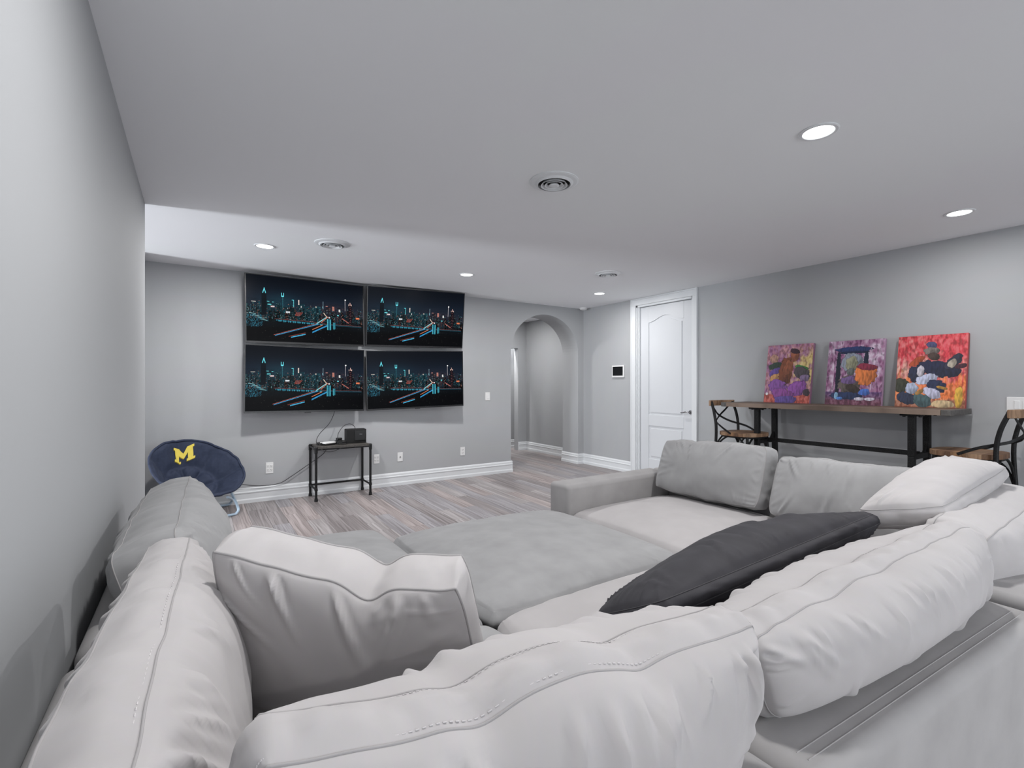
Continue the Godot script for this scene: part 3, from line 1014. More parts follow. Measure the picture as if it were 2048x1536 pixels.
func sofa() -> void:
	var fh := 0.6
	# modules: base and low back frames
	var t := thing("sofa_module", "grey sofa module in the near left corner, its low frames hidden behind back cushions", "sofa module", Vector3(0.33, 0, -1.0), 0.0, "grey sectional modules")
	frame_box(t, "base", Vector3(-0.58, 0.03, -0.62), Vector3(0.6, 0.29, 0.56))
	frame_box(t, "back_frame", Vector3(-0.615, 0.03, -0.655), Vector3(-0.42, fh, 0.42))
	frame_box(t, "back_frame", Vector3(-0.615, 0.03, 0.42), Vector3(0.605, fh - 0.005, 0.6))
	t = thing("sofa_module", "grey sofa module along the left wall, farther than the corner one, slightly higher frame", "sofa module", Vector3(0.33, 0, -2.32), 0.0, "grey sectional modules")
	frame_box(t, "base", Vector3(-0.58, 0.03, -0.64), Vector3(0.6, 0.29, 0.64))
	frame_box(t, "back_frame", Vector3(-0.6, 0.03, -0.66), Vector3(-0.4, fh + 0.025, 0.645), 0.05)
	t = thing("sofa_module", "grey sofa module with its back frame in the bottom right of the photo", "sofa module", Vector3(1.6, 0, -1.0), -0.055, "grey sectional modules")
	frame_box(t, "base", Vector3(-0.62, 0.03, -0.6), Vector3(0.62, 0.29, 0.56))
	frame_box(t, "back_frame", Vector3(-0.635, 0.03, 0.42), Vector3(0.655, fh, 0.61))
	for off in [0.0, 0.022]:
		var fs := ST()
		tube(fs, [Vector3(-0.59, fh, 0.565 - off), Vector3(0.61, fh, 0.565 - off)], 0.0014, 6)
		put("seam", fs.commit(), M.seam, t)
	t = thing("sofa_module", "grey sofa module in the right corner, mostly hidden by pale cushions", "sofa module", Vector3(2.92, 0, -0.97), -0.03, "grey sectional modules")
	frame_box(t, "base", Vector3(-0.62, 0.03, -0.6), Vector3(0.6, 0.29, 0.56))
	frame_box(t, "back_frame", Vector3(-0.625, 0.03, 0.42), Vector3(0.625, fh + 0.01, 0.61))
	frame_box(t, "back_frame", Vector3(0.42, 0.03, -0.6), Vector3(0.62, fh, 0.42))
	t = thing("sofa_module", "grey sofa module on the right side ending in a low flat armrest", "sofa module", Vector3(2.86, 0, -2.23), 0.0, "grey sectional modules")
	frame_box(t, "base", Vector3(-0.66, 0.03, -0.4), Vector3(0.58, 0.29, 0.62))
	frame_box(t, "back_frame", Vector3(0.42, 0.03, -0.62), Vector3(0.62, fh, 0.62))
	frame_box(t, "armrest", Vector3(-0.665, 0.03, -0.635), Vector3(0.42, fh, -0.415), 0.03)
	t = thing("ottoman_base", "grey square ottoman base filling the middle of the sectional", "ottoman", Vector3(1.56, 0, -2.22), 0.0, "")
	frame_box(t, "base", Vector3(-0.6, 0.03, -0.59), Vector3(0.6, 0.28, 0.59))
	# seat cushions
	var S := "grey seat cushions"
	var seat := func(label: String, x0: float, x1: float, z0: float, z1: float, sd: float, o := {}) -> void:
		var y := 0.37
		var q := {"g": 0.075, "bf": 0.07, "bb": 0.02, "gb": 0.022, "wr": 0.0035, "gap": 0.07, "lf": 0.006, "rc": 0.05, "ex": 0.42, "seed": sd, "pip": false, "nu": 44, "nv": 44, "mat": M.suede_grey}
		q.merge(o, true)
		cushion("seat_cushion", label, "seat cushion", S, [Vector3(x0, y, z1), Vector3(x1, y, z1), Vector3(x0, y, z0), Vector3(x1, y, z0)], q)
	seat.call("large grey square ottoman cushion in the middle of the pit", 0.97, 2.16, -2.81, -1.63, 31.0, {"nu": 90, "nv": 90, "wr": 0.005, "gap": 0.05, "folds": [[1, -0.75, 0.0, -0.45, 0.25, 0.025, 0.006], [1, -0.75, 0.1, -0.4, 0.45, 0.025, 0.006], [1, -0.7, -0.15, -0.35, 0.05, 0.025, 0.005]]})
	seat.call("grey seat cushion on the left side, behind the upright corner pillow", 0.06, 0.945, -3.03, -1.63, 32.0)
	seat.call("grey seat cushion in the near left corner, at the foot of the upright pillow", 0.06, 0.94, -1.61, -0.66, 33.0)
	seat.call("pale grey seat cushion in the near row, left of the charcoal pillow", 0.96, 2.17, -1.61, -0.7, 34.0, {"mat": M.suede})
	seat.call("pale grey seat cushion in the right corner, a sliver beyond the charcoal pillow", 2.19, 3.25, -1.57, -0.72, 35.0, {"mat": M.suede})
	seat.call("pale grey seat cushion beside the armrest on the right side", 2.19, 3.26, -2.63, -1.59, 36.0, {"mat": M.suede})
	# back cushions and pillows
	var B := "grey back cushions"
	cushion("back_cushion", "pale grey back cushion nearest the camera with a stitched band along its top", "cushion", B,
		[Vector3(0.02, 0.57, -0.56), Vector3(0.72, 0.58, -0.56), Vector3(0.04, 0.985, -0.545), Vector3(0.87, 0.885, -0.54)],
		{"g": 0.08, "bf": 0.11, "bb": 0.19, "gb": 0.016, "ex": 0.52, "wr": 0.024, "rc": 0.05, "r": Vector3(0.02, 0, 0), "lf": 0.014, "seed": 2.0, "nu": 110, "nv": 70, "t": Vector3(0, -0.015, 0), "dents": [[-0.58, 0.36, 0.03], [-0.4, 0.09, 0.014], [0.25, 0.08, 0.01]], "stitch": [[0, 0.008], [0, 0.073]]})
	cushion("back_cushion", "pale grey slumped back cushion right of centre, in front of the charcoal pillow", "cushion", B,
		[Vector3(1.0, 0.61, -0.59), Vector3(2.2, 0.61, -0.54), Vector3(0.93, 0.80, -0.60), Vector3(2.22, 0.84, -0.57)],
		{"g": 0.08, "bf": 0.11, "bb": 0.2, "gb": 0.016, "ex": 0.48, "wr": 0.021, "stitch": [[0, 0.073]], "rc": 0.06, "lf": 0.014, "wb": 0.25, "seed": 14.0, "nu": 110, "nv": 70})
	cushion("back_cushion", "pale grey back cushion at the right edge of the photo", "cushion", B,
		[Vector3(2.33, 0.5, -0.68), Vector3(3.25, 0.5, -0.68), Vector3(2.36, 0.78, -0.6), Vector3(3.25, 0.84, -0.6)],
		{"g": 0.15, "bf": 0.11, "bb": 0.1, "wr": 0.012, "seed": 4.0})
	cushion("back_cushion", "grey back cushion leaning on the left wall, nearest the camera", "cushion", B,
		[Vector3(-0.03, 0.5, -0.62), Vector3(-0.01, 0.5, -1.72), Vector3(-0.1, 0.96, -0.45), Vector3(-0.055, 0.89, -1.66)],
		{"g": 0.09, "bf": 0.095, "bb": 0.045, "wr": 0.014, "seed": 5.0, "nu": 110, "nv": 60, "stitch": [[0, 0.008]]})
	cushion("back_cushion", "grey back cushion leaning on the left wall, farthest, below the blue chair", "cushion", B,
		[Vector3(-0.03, 0.54, -1.76), Vector3(0.0, 0.5, -2.95), Vector3(-0.13, 0.83, -1.79), Vector3(-0.1, 0.85, -2.9)],
		{"g": 0.16, "bf": 0.11, "bb": 0.09, "wr": 0.014, "seed": 6.0, "nu": 80, "nv": 56, "mat": M.suede_grey})
	cushion("back_cushion", "grey back cushion beside the armrest, left of the two facing the camera", "cushion", B,
		[Vector3(3.1, 0.49, -2.6), Vector3(3.1, 0.49, -1.76), Vector3(3.2, 0.86, -2.57), Vector3(3.2, 0.9, -1.74)],
		{"g": 0.14, "bf": 0.07, "bb": 0.07, "wr": 0.014, "seed": 7.0, "nu": 70, "nv": 50, "mat": M.suede_grey})
	cushion("back_cushion", "grey back cushion below the bar table, right of the two facing the camera", "cushion", B,
		[Vector3(3.1, 0.48, -1.7), Vector3(3.1, 0.48, -0.8), Vector3(3.2, 0.84, -1.68), Vector3(3.2, 0.87, -0.8)],
		{"g": 0.12, "bf": 0.08, "bb": 0.07, "wr": 0.014, "seed": 8.0, "nu": 70, "nv": 50, "mat": M.suede_grey})
	cushion("throw_pillow", "upright grey box pillow with piped edges in the near left corner", "pillow", "",
		[Vector3(0.165, 0.47, -1.255), Vector3(0.6, 0.47, -1.0), Vector3(0.059, 0.989, -1.253), Vector3(0.495, 0.911, -0.953)],
		{"g": 0.13, "bf": 0.06, "bb": 0.05, "wr": 0.013, "lf": 0.008, "t": Vector3(0, -0.03, 0), "seed": 9.0, "nu": 90, "nv": 70, "dents": [[0.25, 0.16, 0.03]], "pr": 0.003})
	cushion("body_pillow", "long charcoal pillow slumped on the near seats", "pillow", "",
		[Vector3(2.35, 0.52, -1.2), Vector3(1.1, 0.52, -1.21), Vector3(2.42, 0.77, -0.85), Vector3(1.02, 0.725, -0.85)],
		{"g": 0.04, "bf": 0.13, "bb": 0.08, "wr": 0.012, "len": 1.3, "lf": 0.014, "seed": 10.0, "nu": 90, "nv": 50, "mat": M.charcoal, "pmat": M.seam_dark, "pr": 0.002})
	cushion("throw_pillow", "pale grey pillow lying on the cushions in the right corner", "pillow", "",
		[Vector3(2.34, 0.75, -0.92), Vector3(2.46, 0.8, -0.67), Vector3(3.04, 0.92, -0.88), Vector3(3.14, 0.9, -0.63)],
		{"g": 0.07, "bf": 0.08, "bb": 0.06, "ex": 0.5, "wr": 0.01, "seed": 13.0, "nu": 50, "nv": 50, "pmat": M.seam})

# ------------------------------------------------------------------ bar table and stools
func bar_table() -> void:
	var t := thing("bar_table", "long narrow bar table of brown boards on black iron trestles by the right wall", "table", Vector3(5.125, 0, -2.24))
	var x0 := -0.255
	var bw := 0.51 / 4.0
	for k in 4:
		var st := ST()
		plank(st, Vector3(x0 + k * bw, 1.072, -0.94), Vector3(x0 + (k + 1) * bw, 1.115, 0.89), 0.1 + 0.2 * k, 0.15 * k)
		put("plank", st.commit(), M.table_wood[k % 3], t)
	var st := ST()
	rbox(st, Vector3(x0, 1.07, 0.8905), Vector3(0.255, 1.116, 0.95), 0.004, 1)
	put("end_board", st.commit(), M.table_end, t)
	st = ST()
	rbox(st, Vector3(x0, 1.07, -1.0), Vector3(0.255, 1.116, -0.9405), 0.004, 1)
	put("end_board", st.commit(), M.table_end, t)
	for z in [-0.63, 0.685]:
		for q in [[-0.175, -0.02], [0.155, 0.02]]:
			st = ST()
			bar(st, Vector3(q[0], 1.06, z), Vector3(q[0] * 1.02, 0.72, z), 0.045, 0.05)
			bar(st, Vector3(q[0] * 1.02, 0.72, z), Vector3(q[0] + q[1] * 2.2, 0.0, z), 0.045, 0.05)
			put("leg", st.commit(), M.black_iron, t)
			st = ST()
			rbox(st, Vector3(q[0] - 0.05, 1.055, z - 0.07), Vector3(q[0] + 0.05, 1.072, z + 0.07), 0.004, 1)
			for b in [-0.055, 0.055]: lathe(st, [Vector2(0.012, 0), Vector2(0.012, -0.01), Vector2(0, -0.01)], 8, Transform3D(Basis(), Vector3(q[0], 1.056, z + b)))
			put("bracket", st.commit(), M.black_iron, t)
		st = ST()
		bar(st, Vector3(-0.17, 0.715, z), Vector3(0.15, 0.715, z), 0.035, 0.045)
		bar(st, Vector3(0.14, 0.8, z), Vector3(0.08, 0.725, z), 0.02, 0.03)
		bar(st, Vector3(-0.165, 0.8, z), Vector3(-0.1, 0.725, z), 0.02, 0.03)
		put("crossbar", st.commit(), M.black_iron, t)
	st = ST()
	bar(st, Vector3(-0.01, 0.73, -0.63), Vector3(-0.01, 0.73, 0.685), 0.03, 0.04)
	put("stretcher", st.commit(), M.black_iron, t)
	var a := stool("black iron cross-back stool with wooden seat at the right end of the bar table")
	a.position = Vector3(5.03, 0, -1.225)
	a.rotation.y = -0.05
	var b := a.duplicate()
	b.name = numbered("bar_stool")
	add_child(b)
	b.position = Vector3(4.98, 0, -3.04)
	b.rotation.y = PI - 0.08
	b.set_meta("label", "black iron cross-back stool tucked under the left end of the bar table")

func stool(label: String) -> Node3D:
	var t := thing("bar_stool", label, "stool", Vector3.ZERO, 0.0, "cross-back bar stools")
	var ys := 0.785
	# seat: five boards cut to a rounded square
	var outline := []
	for i in 48:
		var a := TAU * i / 48.0
		var c := cos(a)
		var sn := sin(a)
		var k := 0.215 / pow(pow(absf(c), 3.0) + pow(absf(sn), 3.0), 1.0 / 3.0)
		outline.append(Vector2(c * k, sn * k))
	var full := PackedVector2Array(outline)
	for k in 5:
		var z0 := -0.22 + k * 0.088
		var strip := PackedVector2Array([Vector2(-0.3, z0 + 0.0008), Vector2(0.3, z0 + 0.0008), Vector2(0.3, z0 + 0.0872), Vector2(-0.3, z0 + 0.0872)])
		var cut := Geometry2D.intersect_polygons(full, strip)
		if cut.is_empty(): continue
		var st := ST()
		prism(st, cut[0], Vector3(0, ys - 0.02, 0), Vector3(1, 0, 0), Vector3(0, 0, 1), Vector3.UP, 0.036)
		put("seat_board", st.commit(), M.seat_wood[k % 3], t)
	var ring := []
	for i in 48: ring.append(Vector3(outline[i].x * 0.9, ys - 0.028, outline[i].y * 0.9))
	var st := ST()
	tube(st, ring, 0.012, 6, true)
	put("seat_ring", st.commit(), M.black_iron, t)
	for s in [-1.0, 1.0]:
		st = ST()
		tube(st, smooth_path([Vector3(s * 0.215, 0, 0.26), Vector3(s * 0.195, 0.4, 0.225), Vector3(s * 0.185, 0.79, 0.205), Vector3(s * 0.185, 0.97, 0.225), Vector3(s * 0.175, 1.12, 0.275)], 6), 0.0155, 8)
		put("back_leg", st.commit(), M.black_iron, t)
		st = ST()
		tube(st, smooth_path([Vector3(s * 0.2, 0, -0.22), Vector3(s * 0.175, 0.4, -0.18), Vector3(s * 0.16, 0.77, -0.155)], 6), 0.0155, 8)
		put("front_leg", st.commit(), M.black_iron, t)
		# bent straps of the cross back: from the top of one post, over the middle, to the other side of the seat
		st = ST()
		var path := smooth_path([Vector3(s * 0.17, 1.105, 0.29), Vector3(s * 0.09, 1.03, 0.3), Vector3(0, 0.965, 0.31 + s * 0.006), Vector3(-s * 0.11, 0.9, 0.26), Vector3(-s * 0.2, 0.85, 0.12), Vector3(-s * 0.218, 0.79, 0.0)], 6)
		for i in path.size() - 1: bar(st, path[i], path[i + 1] + (path[i + 1] - path[i]) * 0.12, 0.005, 0.022)
		put("cross_strap", st.commit(), M.black_iron, t)
		# bentwood arches under the seat
		st = ST()
		tube(st, smooth_path([Vector3(s * 0.195, 0.5, 0.215), Vector3(s * 0.19, 0.66, 0.17), Vector3(s * 0.185, 0.745, 0.08), Vector3(s * 0.18, 0.757, 0.0), Vector3(s * 0.175, 0.745, -0.07), Vector3(s * 0.17, 0.66, -0.135), Vector3(s * 0.172, 0.5, -0.172)], 5), 0.01, 6)
		put("seat_arch", st.commit(), M.black_iron, t)
	for q in [[0.215, 0.19], [-0.17, 0.165]]:
		st = ST()
		var w: float = q[1]
		tube(st, smooth_path([Vector3(-w, 0.5, q[0]), Vector3(-w * 0.9, 0.66, q[0] * 0.95), Vector3(-w * 0.45, 0.745, q[0] * 0.92), Vector3(0, 0.757, q[0] * 0.9), Vector3(w * 0.45, 0.745, q[0] * 0.92), Vector3(w * 0.9, 0.66, q[0] * 0.95), Vector3(w, 0.5, q[0])], 5), 0.01, 6)
		put("seat_arch", st.commit(), M.black_iron, t)
	st = ST()
	tube(st, [Vector3(-0.205, 0.28, 0.235), Vector3(0.205, 0.28, 0.235), Vector3(0.185, 0.28, -0.19), Vector3(-0.185, 0.28, -0.19)], 0.009, 6, true)
	put("footrest", st.commit(), M.black_iron, t)
	# curved top rail
	st = ST()
	var rail := []
	for i in 13:
		var q := -1.0 + i / 6.0
		rail.append(Vector3(q * 0.205, 1.105, 0.275 + 0.035 * (1 - q * q)))
	for i in 12: bar(st, rail[i], rail[i + 1] + (rail[i + 1] - rail[i]) * 0.06, 0.022, 0.062, Vector3.UP, 0.006)
	put("top_rail", st.commit(), M.seat_wood[0], t)
	return t

# ------------------------------------------------------------------ canvases
func dab(im: Image, c: Vector2, r: Vector2, rot: float, col: Color, rough := 0.12, op := 1.0) -> void:
	var w := im.get_width()
	var h := im.get_height()
	var R := maxf(r.x, r.y) * 1.3
	for y in range(maxi(0, int((c.y - R) * h)), mini(h, int((c.y + R) * h) + 1)):
		for x in range(maxi(0, int((c.x - R) * w)), mini(w, int((c.x + R) * w) + 1)):
			var p := (Vector2(float(x) / w, float(y) / h) - c).rotated(-rot)
			var d := pow(absf(p.x) / r.x, 2.2) + pow(absf(p.y) / r.y, 2.2)
			d += nz.get_noise_3d(x * 0.045, y * 0.045, col.r * 9.0 + c.x * 5.0) * rough * 9.0
			if d < 1.0:
				var sh := 0.5 + 0.5 * nz.get_noise_2d(x * 0.09 + c.y * 40.0, y * 0.025) * 2.0
				var k := col.lerp(col.darkened(0.45), clampf(sh * 0.55 + 0.3 * (p.x / r.x) + 0.2 * (p.y / r.y), 0, 1))
				if d > 0.9: k = k.darkened(0.3)
				im.set_pixel(x, y, im.get_pixel(x, y).lerp(k, op))

func canvas_image(kind: int) -> Image:
	var w := 240
	var h := 316
	var im := Image.create(w, h, false, Image.FORMAT_RGB8)
	var pal = [[Color(0.55, 0.35, 0.5), Color(0.72, 0.5, 0.55), Color(0.78, 0.7, 0.42), Color(0.7, 0.32, 0.28)],
		[Color(0.55, 0.36, 0.5), Color(0.78, 0.7, 0.78), Color(0.45, 0.22, 0.4), Color(0.42, 0.24, 0.32)],
		[Color(0.8, 0.25, 0.28), Color(0.86, 0.66, 0.6), Color(0.9, 0.48, 0.25), Color(0.55, 0.36, 0.3)]][kind]
	for y in h:
		for x in w:
			var u := float(x) / w
			var v := float(y) / h
			var a := nz.get_noise_3d(x * 0.03, y * 0.02, kind * 30.0)
			var b := nz.get_noise_3d(x * 0.07, y * 0.035, kind * 30.0 + 9.0)
			var d := nz.get_noise_3d(x * 0.12, y * 0.004, kind * 30.0 + 17.0) # drips
			var c: Color = pal[0].lerp(pal[1], clampf(0.5 + a * 1.6 + b * 0.9, 0, 1))
			if kind == 0:
				c = c.lerp(pal[2], clampf((u - 0.55) * 2.2 + a, 0, 0.9) * smoothstep(0.0, 0.25, v) * (1.0 - smoothstep(0.6, 0.8, v)))
				c = c.lerp(pal[3], smoothstep(0.84, 0.87, v))
			elif kind == 1:
				c = c.lerp(pal[2], clampf(d * 1.6 + b * 0.8, 0, 0.8))
				c = c.lerp(pal[3].lerp(Color(0.36, 0.26, 0.46), clampf(1.0 - (v - 0.8) * 7.0, 0, 1)), smoothstep(0.79, 0.81, v))
			else:
				c = pal[0].lerp(pal[1], clampf(smoothstep(0.2, 0.5, v) * 0.9 + a * 0.8, 0, 1) * (1.0 - smoothstep(0.5, 0.75, u) * 0.5))
				c = c.lerp(pal[2], smoothstep(0.52, 0.68, v + a * 0.2) * 0.95)
				c = c.lerp(Color(0.8, 0.2, 0.27), clampf(d * 2.2 - 0.2, 0, 0.8) * (1.0 - smoothstep(0.55, 0.8, v)))
				c = c.lerp(pal[3], smoothstep(0.86, 0.9, v + b * 0.05) * 0.8)
			c = c.lerp(c.darkened(0.5) if b > 0 else c.lightened(0.35), clampf(absf(b) * 1.1, 0, 0.5))
			im.set_pixel(x, y, c)
	var L: Array
	if kind == 0:
		L = [[0.16, 0.24, 0.1, 0.08, 0.3, Color(0.72, 0.55, 0.48)], [0.2, 0.36, 0.15, 0.06, -0.2, Color(0.16, 0.24, 0.2)], [0.62, 0.2, 0.1, 0.09, 0.0, Color(0.62, 0.36, 0.26)], [0.62, 0.12, 0.1, 0.045, 0.2, Color(0.24, 0.14, 0.2)],
			[0.78, 0.4, 0.16, 0.035, 0.2, Color(0.25, 0.5, 0.25)], [0.8, 0.5, 0.17, 0.1, 0.3, Color(0.3, 0.27, 0.3)], [0.86, 0.58, 0.1, 0.06, 0.0, Color(0.5, 0.42, 0.56)], [0.2, 0.47, 0.14, 0.06, -0.4, Color(0.4, 0.3, 0.62)], [0.23, 0.58, 0.13, 0.08, -0.2, Color(0.78, 0.58, 0.38)],
			[0.44, 0.46, 0.15, 0.25, 0.1, Color(0.5, 0.27, 0.17)], [0.5, 0.4, 0.1, 0.13, 0.4, Color(0.58, 0.33, 0.22)], [0.45, 0.62, 0.07, 0.06, 0.0, Color(0.38, 0.2, 0.15)],
			[0.3, 0.74, 0.22, 0.13, 0.3, Color(0.52, 0.32, 0.62)], [0.72, 0.75, 0.2, 0.13, -0.2, Color(0.58, 0.33, 0.66)], [0.42, 0.86, 0.26, 0.1, 0.15, Color(0.56, 0.3, 0.6)], [0.48, 0.95, 0.25, 0.07, 0.0, Color(0.4, 0.32, 0.62)], [0.92, 0.82, 0.07, 0.06, 0.0, Color(0.25, 0.2, 0.24)], [0.06, 0.85, 0.03, 0.025, 0.0, Color(0.9, 0.88, 0.9)]]
	elif kind == 1:
		L = [[0.21, 0.52, 0.045, 0.36, 0.0, Color(0.1, 0.12, 0.2)], [0.7, 0.35, 0.04, 0.2, 0.0, Color(0.1, 0.13, 0.22)], [0.47, 0.145, 0.32, 0.045, 0.0, Color(0.16, 0.22, 0.42)], [0.46, 0.19, 0.28, 0.02, 0.0, Color(0.1, 0.14, 0.28)],
			[0.45, 0.34, 0.19, 0.14, 0.0, Color(0.55, 0.58, 0.64)], [0.45, 0.36, 0.11, 0.11, 0.0, Color(0.6, 0.6, 0.5)], [0.44, 0.49, 0.07, 0.06, 0.0, Color(0.4, 0.42, 0.42)], [0.42, 0.68, 0.2, 0.13, 0.0, Color(0.4, 0.36, 0.34)], [0.42, 0.62, 0.14, 0.06, 0.0, Color(0.46, 0.36, 0.56)], [0.5, 0.75, 0.13, 0.06, 0.3, Color(0.24, 0.2, 0.18)],
			[0.38, 0.86, 0.3, 0.055, 0.0, Color(0.16, 0.22, 0.38)], [0.2, 0.86, 0.035, 0.06, 0.0, Color(0.55, 0.72, 0.85)], [0.27, 0.9, 0.06, 0.025, 0.0, Color(0.35, 0.55, 0.85)],
			[0.71, 0.54, 0.19, 0.16, 0.0, Color(0.88, 0.5, 0.27)], [0.72, 0.42, 0.18, 0.05, 0.12, Color(0.55, 0.18, 0.28)], [0.7, 0.8, 0.1, 0.05, 0.0, Color(0.3, 0.46, 0.8)], [0.62, 0.905, 0.09, 0.025, 0.0, Color(0.86, 0.84, 0.9)], [0.8, 0.905, 0.09, 0.025, 0.0, Color(0.86, 0.84, 0.9)]]
	else:
		L = [[0.08, 0.7, 0.12, 0.1, 0.0, Color(0.26, 0.27, 0.22)], [0.3, 0.36, 0.12, 0.05, -0.5, Color(0.7, 0.32, 0.2)], [0.62, 0.47, 0.3, 0.11, 0.18, Color(0.15, 0.17, 0.28)], [0.82, 0.38, 0.14, 0.07, -0.7, Color(0.2, 0.2, 0.28)], [0.8, 0.4, 0.07, 0.05, -0.7, Color(0.72, 0.68, 0.62)], [0.92, 0.44, 0.09, 0.03, -0.2, Color(0.28, 0.15, 0.2)],
			[0.5, 0.14, 0.08, 0.045, 0.2, Color(0.3, 0.3, 0.45)], [0.5, 0.22, 0.11, 0.05, 0.0, Color(0.5, 0.46, 0.44)], [0.54, 0.3, 0.09, 0.05, 0.3, Color(0.3, 0.24, 0.22)], [0.3, 0.55, 0.13, 0.11, 0.5, Color(0.18, 0.2, 0.3)], [0.45, 0.61, 0.16, 0.07, -0.2, Color(0.78, 0.8, 0.9)], [0.36, 0.5, 0.05, 0.08, 0.1, Color(0.82, 0.8, 0.84)],
			[0.6, 0.71, 0.14, 0.09, 0.2, Color(0.17, 0.2, 0.32)], [0.24, 0.74, 0.1, 0.08, 0.3, Color(0.72, 0.76, 0.86)], [0.18, 0.88, 0.16, 0.08, 0.2, Color(0.2, 0.23, 0.33)], [0.54, 0.8, 0.13, 0.07, 0.35, Color(0.8, 0.8, 0.9)], [0.4, 0.91, 0.14, 0.09, 0.3, Color(0.3, 0.4, 0.42)], [0.36, 0.79, 0.07, 0.03, -0.5, Color(0.66, 0.5, 0.28)], [0.68, 0.73, 0.08, 0.02, 0.2, Color(0.72, 0.55, 0.25)],
			[0.7, 0.95, 0.16, 0.05, 0.0, Color(0.84, 0.74, 0.58)], [0.91, 0.85, 0.055, 0.14, 0.0, Color(0.88, 0.7, 0.28)]]
	for q in L:
		dab(im, Vector2(q[0], q[1]), Vector2(q[2], q[3]), q[4], q[5], 0.05)
	return im

func paintings() -> void:
	var lab := ["painted canvas in purple, brown and green, leftmost on the bar table", "painted canvas with a dark blue hourglass stand, middle of the three on the bar table", "painted canvas in red and orange with navy shapes, rightmost on the bar table"]
	var zc := [-2.747, -2.125, -1.545]
	var tilt := [0.16, 0.16, 0.16]
	for k in 3:
		var t := thing("canvas_painting", lab[k], "painting", Vector3(5.268, 1.1165, zc[k]), 0.0, "canvases on the bar table")
		# local x = to the right along the wall (+z), y = up the canvas, z = out of the picture (-x)
		var out := Vector3(-cos(tilt[k]), sin(tilt[k]), 0)
		var up := Vector3(sin(tilt[k]), cos(tilt[k]), 0)
		t.basis = Basis(Vector3(0, 0, 1), up, out)
		var w := 0.478
		var h := 0.636
		var st := ST()
		rbox(st, Vector3(-w / 2, 0, -0.038), Vector3(w / 2, h, -0.0012), 0.003, 1)
		put("stretched_canvas", st.commit(), M.canvas_side[k], t)
		var m := mat(Color.WHITE, 0.6)
		m.albedo_texture = ImageTexture.create_from_image(canvas_image(k))
		st = ST()
		quad(st, Vector3(-w / 2 + 0.001, 0.001, 0), Vector3(w / 2 - 0.001, 0.001, 0), Vector3(w / 2 - 0.001, h - 0.001, 0), Vector3(-w / 2 + 0.001, h - 0.001, 0), Vector3(0, 0, 1))
		put("picture", st.commit(), m, t)

# ------------------------------------------------------------------ chair, console, wires, wall plates
func small_things() -> void:
	saucer_chair()
	console_table()
	plates()

